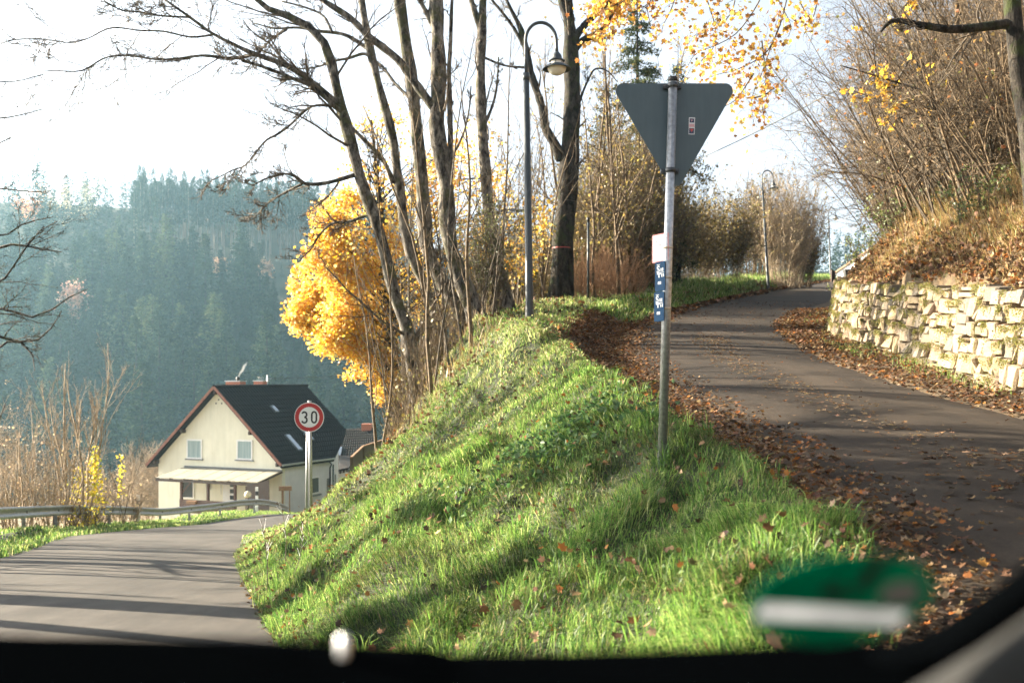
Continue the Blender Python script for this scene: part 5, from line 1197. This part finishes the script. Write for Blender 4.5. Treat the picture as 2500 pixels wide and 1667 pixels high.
# big oak at the picture's right edge whose limbs carry the hanging leaves
def big_oak():
    rng=np.random.default_rng(830); Y=14.5; P,R=trace([(2520,430,46),(2508,300,44),(2490,200,42),(2478,80,40),(2470,0,40),(2462,-120,38)],Y,20)
    gz=float(zterr(P[0][0],Y)); P=np.concatenate([[np.array([P[0][0]+.1,Y,gz-.3])],P,[P[-1]+np.array([-.05,-.2,1.2])]]); R=np.concatenate([[R[0]*1.3],R,[R[-1]*.8]]); P,R=resample(P,R,30)
    T=thing("oak_tree","dark oak trunk on the slope whose branches hang golden leaves over the lane","tree",P[0]); G().tubes(P,R,14,cap=True).build("trunk",M_darkbark,T)
    l1=trace([(2480,55,26),(2400,66,22),(2320,72,20),(2240,60,16),(2180,50,12),(2150,78,6)],Y,20); G().tubes(*l1,10,cap=True).build("limb",M_darkbark,T)
    top=P[-1]
    def lim(tgt,r0,mid):
        t=np.linspace(0,1,12)[:,None]; q=top*(1-t)**2+2*mid*t*(1-t)+tgt*t*t; return q+rng.normal(0,.04,q.shape),np.linspace(r0,.02,12)
    Ls=[]
    for px,py,Yq in ((1930,-60,12.8),(1800,-70,12.2),(1660,-50,13.2),(1560,-45,13.0),(1480,-40,13.5),(2060,-80,13.4)):
        tg=at(px,py,Yq); q,r=lim(tg,.11,np.array([(top[0]+tg[0])/2,(top[1]+tg[1])/2,top[2]+1.2])); G().tubes(q,r,8).build("limb",M_darkbark,T); Ls.append((q,r))
    g=G(); B=[];lp=[]
    def spray(pts,Y,n,sp):
        """hanging twig through photo points with leaves crowding on it"""
        q,r=resample([at(a,b,Y) for a,b in pts],np.full(len(pts),.011),14); B.append((q,r*np.linspace(1,.35,14)))
        t=rng.beta(1.6,1.0,n)*13; i=np.minimum(t.astype(int),12); w_=(t-i)[:,None]; c=q[i]*(1-w_)+q[i+1]*w_
        key=rng.normal(0,sp*1.1,(max(4,n//9),3)); lp.append(c+key[rng.integers(0,len(key),n)]+rng.normal(0,.045,(n,3)))
    for pts,Yq,n,sp in (([(1935,-60),(1905,60),(1880,120),(1860,180),(1835,240),(1840,300)],12.8,150,.14),([(1880,-60),(1850,10),(1800,80),(1750,110),(1700,130),(1680,160)],12.3,210,.18),([(1800,-60),(1790,20),(1760,60),(1720,80),(1690,90)],12.3,150,.2),
        ([(1860,100),(1870,200),(1860,250),(1868,300)],12.8,70,.07),([(1930,-60),(1960,20),(1985,60),(1980,100)],13,50,.10),([(1905,60),(1870,130),(1800,170),(1760,180),(1730,190)],12.6,120,.12),
        ([(1660,-50),(1640,20),(1620,60),(1615,80)],13.2,60,.14),([(1640,-50),(1580,10),(1560,30)],13.1,110,.15),([(1560,-45),(1520,5),(1480,20),(1450,40)],13.2,150,.17),([(1480,-40),(1470,20),(1460,60),(1450,85)],13.5,110,.14),
        ([(1700,-60),(1740,40),(1745,110),(1700,160)],12.8,90,.14),([(2000,-60),(1990,30),(1960,90)],13.2,45,.10),([(1840,180),(1800,240),(1770,260)],12.7,60,.10),([(1840,240),(1870,230),(1900,205)],12.7,40,.08),([(1880,-50),(1900,0),(1930,60),(1925,90)],13,60,.1),([(1600,-50),(1580,10),(1590,70)],13,70,.15)):
        spray(pts,Yq,n,sp)
    q=np.array([b[0] for b in B]); r=np.array([b[1] for b in B]); g.tubes(q,r,4); c,cr=grow(q,r,8,.2,1,.7,.22,.6,5,-.03,.18,rng,.003); g.tubes(c,cr,3)
    q2=np.array([l1[0]]); c,cr=grow(q2,np.array([l1[1]]),16,.2,1,.8,.45,.3,7,.02,.15,rng,.005); g.tubes(c,cr,4); c,cr=grow(c,cr,6,.2,1,.7,.5,.5,5,.02,.2,rng,.003); g.tubes(c,cr,3)
    g.build("crown",M_twig,T)
    lp=np.concatenate(lp); oak_leaves(T,lp,rng.uniform(.038,.078,len(lp)),[(.66,.38,.05),(.60,.32,.045),(.68,.46,.09),(.32,.15,.04),(.24,.11,.035),(.48,.38,.08),(.42,.20,.05)],rng)
big_oak()

# dry weed stalks on the bank edge
def weed(px,py0,py1,Y,lean,lab,seed):
    rng=np.random.default_rng(seed); a=at(px,py1,Y); a[2]=float(zterr(a[0],Y)); b=at(px+lean,py0,Y); t=np.linspace(0,1,9)[:,None]; P=a*(1-t)+b*t; P[:,0]+=.04*np.sin(t[:,0]*3)
    T=thing("weed_stalk",lab,"weed",a,"dry weed stalks on the bank"); G().tubes(P,np.linspace(.005,.003,9),5).build("stem",M_twig,T)
    g=G(); c,cr=grow(P[None],np.linspace(.004,.003,9)[None],7,.45,1,.5,.25,.6,5,.05,.1,rng,.0025); g.tubes(c,cr,4); p=c[:,-1]; leaves(g,np.repeat(p,4,0)+rng.normal(0,.012,(len(p)*4,3)),rng.uniform(.012,.03,len(p)*4),pal(rng,len(p)*4,[(.06,.045,.03),(.1,.075,.045)]),rng); g.build("seed_heads",M_litter,T)
weed(694,1240,1420,11.5,-8,"dark dry weed stalk nearest the road edge on the bank",1); weed(650,1270,1480,10.5,-14,"thin dry weed stalk leaning over the road edge",2)
weed(862,1395,1530,8.2,4,"short dry stalk among the near grass above the dashboard",3); weed(708,1290,1450,10.2,30,"forked dry stalk beside the darkest weed stalk",4)
# ------------------------------------------------------------------ far wooded hillside
rng=np.random.default_rng(50)
def spruce_geo(nb,leafn,seed,g,h=1.0,r=.13,bare=.05,pw=.85,cols=[(.016,.032,.020),(.028,.046,.026),(.045,.064,.034)]):
    """unit-height spruce: drooping branch sprays; local coordinates"""
    rng=np.random.default_rng(seed); lp=[];sz=[];dirs=[]
    for k in range(nb):
        f=bare+(1-bare)*(k+rng.random())/nb; R=r*(1-f)**pw*rng.uniform(.6,1.15)+.008; a=rng.uniform(0,2*np.pi); t=rng.uniform(.15,1,leafn)**.7
        c=np.stack([np.cos(a)*R*t,np.sin(a)*R*t,f-.42*R*t+.12*R*t**3],1)+rng.normal(0,.009,(leafn,3)); lp.append(c); sz.append(rng.uniform(.022,.05,leafn)*(1.15-.55*f))
    lp=np.concatenate(lp)*h; sz=np.concatenate(sz)*h
    leaves(g,lp,sz,pal(rng,len(lp),cols),rng,np.array([[0,0,0],[.28,.5,.05],[0,1,-.15],[-.28,.5,.05]]),.35)
PR=[]
M_pale=pm("pine_trunk_bark",(.20,.16,.13),(.34,.28,.23),3,.9)
for v in range(4):
    T=thing("spruce","tall dark blue-green spruce on the hazy hillside across the valley","tree",(0,0,0),"spruces on the far hillside")
    G().tubes([[0,0,-.06],[0,0,.5],[0,0,1]],[.012,.008,.001],5).build("trunk",M_darkbark,T,(0,0,0)); g=G(); spruce_geo(150,9,60+v,g,1,.15+.02*v,cols=[(.10,.125,.06),(.13,.15,.075),(.07,.10,.05)] if v==3 else [(.016,.032,.020),(.028,.046,.026),(.045,.064,.034)])  # last variant: sunlit look painted into paler needle colours
    if v==3: T['label']='spruce with a sunlit look painted into paler green needles on the far hillside'; T['group']='spruces painted paler as sunlit on the far hillside'
    g.build("crown",M_needle,T,(0,0,0)); PR.append(T)
T=thing("pine","tall pine with a long bare trunk under the skyline of the far hill","tree",(0,0,0),"bare-trunked pines under the skyline")
G().tubes([[0,0,-.04],[0.004,0,.5],[0,0,.97]],[.0105,.008,.003],5).build("trunk",M_pale,T,(0,0,0)); g=G(); spruce_geo(70,9,71,g,1,.13,.58,.4); g.build("crown",M_needle,T,(0,0,0)); PINE=T
sp_=[]
for Y in np.arange(226,500,11.0):
    for a in np.arange(-.57*Y,.42*Y,7.6 if Y<400 else 7.2):
        x=a+rng.uniform(-3.2,3.2); y=Y+rng.uniform(-5,5); px=HX+F*x/y
        z=float(zfar(np.array(x),np.array(y)))
        stand=(330<px<1150) and 412<y<446
        if stand: continue
        nv_=float(vnoise(np.array(x/24),np.array(y/24),9)); h=rng.uniform(17,29) if nv_>.42 else rng.uniform(6,13)
        if rng.random()<.08 and nv_>.3: h=rng.uniform(29,36)
        if 380<px<1150 and 380<y<=412: h=rng.uniform(4,9)
        if y>455: h=18+.35*(h-18)
        sp_.append((x,y,z,h,px))
# lit individuals picked out in the photo
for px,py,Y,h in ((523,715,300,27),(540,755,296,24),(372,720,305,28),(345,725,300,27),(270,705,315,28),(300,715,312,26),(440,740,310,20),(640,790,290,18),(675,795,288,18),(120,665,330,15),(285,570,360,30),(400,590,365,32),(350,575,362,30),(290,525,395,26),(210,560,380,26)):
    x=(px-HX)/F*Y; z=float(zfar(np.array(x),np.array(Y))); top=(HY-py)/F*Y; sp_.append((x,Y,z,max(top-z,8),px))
ordr=sorted(range(len(sp_)),key=lambda i:sp_[i][1]-(1000 if i>=len(sp_)-15 else 0)-0*rng.random())
vis=[i for i in ordr if -80<sp_[i][4]<1000]; indiv=set(vis[:270])
first=[True]*4
def put(proto,used,x,y,z,h,wd,lab=None):
    if not used[0]: o=proto; used[0]=True; o.location=(x,y,z); o.rotation_euler=(0,0,rng.uniform(0,6.28)); o.scale=(h*wd,h*wd,h)
    else: o=dup(proto,(x,y,z),lab,rng.uniform(0,6.28),(h*wd,h*wd,h))
    return o
us=[[False] for _ in range(4)]
fg=[]
lowV=[]
for v in range(3):
    g=G(); spruce_geo(46,7,90+v,g,1,.14); lowV.append(g)
big=G()
for i in range(len(sp_)):
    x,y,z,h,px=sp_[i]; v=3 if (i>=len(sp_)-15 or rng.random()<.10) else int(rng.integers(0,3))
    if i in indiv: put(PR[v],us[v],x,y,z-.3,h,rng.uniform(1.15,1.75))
    else:
        gl=lowV[v%3]; a=rng.uniform(0,6.28); c,s_=math.cos(a),math.sin(a); wd=rng.uniform(1.2,1.7)
        for V,(Fc,m,sh),C_ in zip(gl.V,gl.Fs,gl.C):
            Q=V*np.array([h*wd,h*wd,h]); Q=np.stack([Q[:,0]*c-Q[:,1]*s_,Q[:,0]*s_+Q[:,1]*c,Q[:,2]],1)+np.array([x,y,z-.3])
            big.add(Q,Fc,C_*rng.uniform(.8,1.25))
tag(big.build("forest",M_needle,None,(0,0,0)),"hazy conifer wood covering the hillside across the valley","forest",None,"stuff")
up_=[False]; npn=0
for Y in (418,427,437,448,462):
    for px in np.arange(335,1000,15.0 if Y<440 else 19):
        p_=px+rng.uniform(-6,6); x=(p_-HX)/F*Y; z=float(zfar(np.array(x),np.array(float(Y)))); h=rng.uniform(25,31)*(.9 if Y>440 else 1)
        if p_>760 and rng.random()<.5: continue
        put(PINE,up_,x,Y+rng.uniform(-3,3),z-.4,h*.98,rng.uniform(.8,1.15))
# autumn broadleaf trees on the hill
def hilltree(px,py,Y,r,cols,lab,seed,group=None):
    rng=np.random.default_rng(seed); c=at(px,py,Y); z=float(zfar(np.array(c[0]),np.array(float(Y)))); T=thing("autumn_tree",lab,"tree",(c[0],Y,z),group)
    G().tubes([[c[0],Y,z-.5],[c[0],Y,c[2]]],[.35,.15],6).build("trunk",M_bark,T)
    n=900; key=nrm(rng.normal(size=(26,3)))*rng.uniform(.4,1,(26,1)); v=key[rng.integers(0,26,n)]+rng.normal(0,.2,(n,3)); g=G(); leaves(g,c+v*r*np.array([1,1,1.3]),rng.uniform(.4,1.0,n),pal(rng,n,cols),rng); g.build("crown",M_leaf,T)
hilltree(80,500,440,7.5,[(.62,.28,.12),(.55,.22,.09)],"orange-pink autumn tree just below the skyline of the far hill",51)
hilltree(150,500,436,8,[(.40,.36,.26),(.45,.38,.25)],"pale brown broadleaf tree beside the orange tree on the far hill",52)
hilltree(215,490,440,8,[(.36,.35,.24),(.40,.36,.26)],"dull beige broadleaf tree under the skyline of the far hill",53)
hilltree(540,652,395,3.2,[(.5,.33,.22)],"small pinkish larch in the young plantation on the far hill",54)
hilltree(645,660,392,3.0,[(.5,.33,.22)],"pinkish larch in the young plantation nearest the golden tree",55)
hilltree(175,735,325,5,[(.40,.24,.18)],"dull reddish tree low on the far hillside among spruces",56)

# ------------------------------------------------------------------ the car the picture is taken from
M_dash=mk("black_dashboard")[0]; b=M_dash.node_tree.nodes["Principled BSDF"]; b.inputs["Base Color"].default_value=(.0006,.0008,.001,1); b.inputs["Roughness"].default_value=.9; b.inputs["Specular IOR Level"].default_value=.0
T=thing("car_interior","black dashboard and grey windscreen pillar of the car the view is taken from","car interior",(0,.5,-.3))
def dpt(px,py,Y): return at(px,py,Y)
xs=np.linspace(-.62,.36,70); rimY=.62; pxr=HX+F*xs/rimY
rim=np.interp(pxr,[-1200,0,640,850,1060,1090,1400,1800,2100,2400,2700],[1560,1548,1560,1570,1577,1592,1590,1577,1566,1560,1560]); zr_=(HY-rim)/F*rimY
g=G(); prof=[(.0,0),(.012,.006),(.03,.0),(.06,-.05),(.06,-.4)]; rows=[]
rows.append(np.stack([xs,np.full_like(xs,rimY+.06),zr_-.35],1)); rows.append(np.stack([xs,np.full_like(xs,rimY+.03),zr_-.03],1)); rows.append(np.stack([xs,np.full_like(xs,rimY+.008),zr_-.004],1)); rows.append(np.stack([xs,np.full_like(xs,rimY),zr_],1))
rows.append(np.stack([xs,np.full_like(xs,rimY-.02),zr_-.002],1)); rows.append(np.stack([xs,np.full_like(xs,.46),zr_-.035],1)); rows.append(np.stack([xs,np.full_like(xs,.36),zr_-.065],1)); rows.append(np.stack([xs,np.full_like(xs,.30),zr_-.13],1)); rows.append(np.stack([xs,np.full_like(xs,.32),zr_-.4],1))
V=np.stack(rows); n=len(xs); i=np.arange(len(rows)-1)[:,None]*n+np.arange(n-1)[None]
g.add(V.reshape(-1,3),np.stack([i,i+n,i+n+1,i+1],-1).reshape(-1,4),None,0,True)
g.build("dashboard",M_dash,T)
M_trim=pm("grey_pillar_trim",(.0028,.0032,.003),(.0036,.004,.0037),30,.95); 
seal=[dpt(2000,1720,.6),dpt(2140,1650,.6),dpt(2324,1575,.57),dpt(2424,1507,.53),dpt(2540,1418,.48),dpt(2760,1250,.41)]
P,R=resample(seal,[.014,.014,.0135,.0125,.011,.010],24); G().tubes(P,R,12,cap=True).build("windscreen_seal",M_dash,T)
tr=[dpt(2130,1930,.55),dpt(2290,1812,.54),dpt(2440,1722,.52),dpt(2595,1622,.48),dpt(2870,1430,.40)]
P,R=resample(tr,[.028,.030,.0285,.026,.024],24); G().tubes(P,R,20,cap=True).build("pillar",M_trim,T)
# windscreen: clear pane meeting the dashboard
wn=np.array([0,.9,1.0]); s0=at(2050,1465,.5); wdir=nrm(np.array([0,-.74,.67]))
def wpt(x,s): return np.array([x,s0[1],s0[2]])+wdir*s
M_clear=bpy.data.materials.new("clear_glass"); M_clear.use_nodes=True; t=M_clear.node_tree; t.nodes.remove(t.nodes["Principled BSDF"]); tb=t.nodes.new("ShaderNodeBsdfTransparent"); t.links.new(tb.outputs[0],t.nodes["Material Output"].inputs[0])
g=G(); g.add([wpt(-.62,-.07),wpt(.34,-.07),wpt(.24,.42),wpt(-.52,.42)],[[0,1,2,3]]); g.build("windscreen",M_clear,T)
M_film=leafmat("sticker_film",.3,.0); M_stw=pm("sticker_white",(.78,.8,.83),(.82,.84,.86),3,.6)
ex_=np.array([1,0,0]); wnorm=nrm(np.cross(ex_,wdir)); wnorm=wnorm if wnorm[1]<0 else -wnorm
ST=thing("windscreen_sticker","blurred round green sticker with a white bar stuck low on the windscreen","sticker",s0)
ra=.0455; cth=np.linspace(0,2*np.pi,48,endpoint=False); rot=math.radians(-6)
def sl(u,v,o): 
    c,s_=math.cos(rot),math.sin(rot); return s0+ex_*(u*c-v*s_)+wdir*(u*s_+v*c)+wnorm*o
v0,v1,ue=-.0205,-.0055,.0385
def arcp(a0,a1,n=20): return [sl(ra*math.cos(a),ra*math.sin(a),.0006) for a in np.linspace(a0,a1,n)]
A1,A0=math.asin(v1/ra),math.asin(v0/ra); g=G(); gc_=(.0,.24,.135)
g.prism(arcp(A1,math.pi-A1,34),wnorm*.0004,gc_); g.prism(arcp(math.pi-A0,2*math.pi+A0,26),wnorm*.0004,gc_)
g.prism([sl(ue,v0,.0006)]+arcp(A0,A1,6)+[sl(ue,v1,.0006)],wnorm*.0004,gc_); g.prism([sl(-ue,v1,.0006)]+arcp(math.pi-A1,math.pi-A0,6)+[sl(-ue,v0,.0006)],wnorm*.0004,gc_)
g.build("disc",M_film,ST)
bar=rounded([sl(-.0385,-.0205,.0006),sl(.0385,-.0205,.0006),sl(.0385,-.0055,.0006),sl(-.0385,-.0055,.0006)],.001); G().prism(bar,wnorm*.0003,(.85,.87,.9)).build("white_bar",M_film,ST)
G().prism(rounded([sl(.017,.003,.0012),sl(.036,.003,.0012),sl(.034,.022,.0012),sl(.017,.022,.0012)],.004),wnorm*.0003).build("seal_patch",pm("seal_pink",(.30,.27,.25),(.36,.30,.28),5,.6),ST)
M_stk=pm("sticker_black",(.01,.02,.015),(.015,.025,.02),5,.6)
g=G()
for a,b_,wd in (((.005,.012),(.005,.045),.008),((-.012,.008),(-.004,.016),.010),((-.014,.006),(.006,.006),.004)):
    for q4 in stroke([a,b_],wd): g.prism([sl(u,v,.0012) for u,v in q4],wnorm*.0003)
g.build("digit",M_stk,ST)
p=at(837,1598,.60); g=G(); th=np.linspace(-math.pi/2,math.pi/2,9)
g.lathe([(max(.0034*math.cos(a),.0003),.0034*math.sin(a)+(.0085 if a>0 else -.0085)) for a in th],p,16)  # polished oval added in place of a bright glint
M_glint=pm("glint_metal",(.9,.9,.88),(.95,.95,.93),3,.32,1.0)
tag(g.build("glint_standin",M_glint,None,(0,0,0)),"small polished oval stand-in for a bright glint at the front edge of the dashboard","glint")

# ------------------------------------------------------------------ haze
hz=G(); hz.box((-575,-62,-45),(575,1120,124)); M_haze=bpy.data.materials.new("haze"); M_haze.use_nodes=True; t=M_haze.node_tree; t.nodes.remove(t.nodes["Principled BSDF"])
pv=t.nodes.new("ShaderNodeVolumePrincipled"); pv.inputs["Color"].default_value=(.46,.79,1.0,1); pv.inputs["Density"].default_value=.0002; pv.inputs["Anisotropy"].default_value=.5
t.links.new(pv.outputs[0],t.nodes["Material Output"].inputs["Volume"])
tag(hz.build("haze",M_haze,None,(0,0,0)),None,None,None,"stuff")
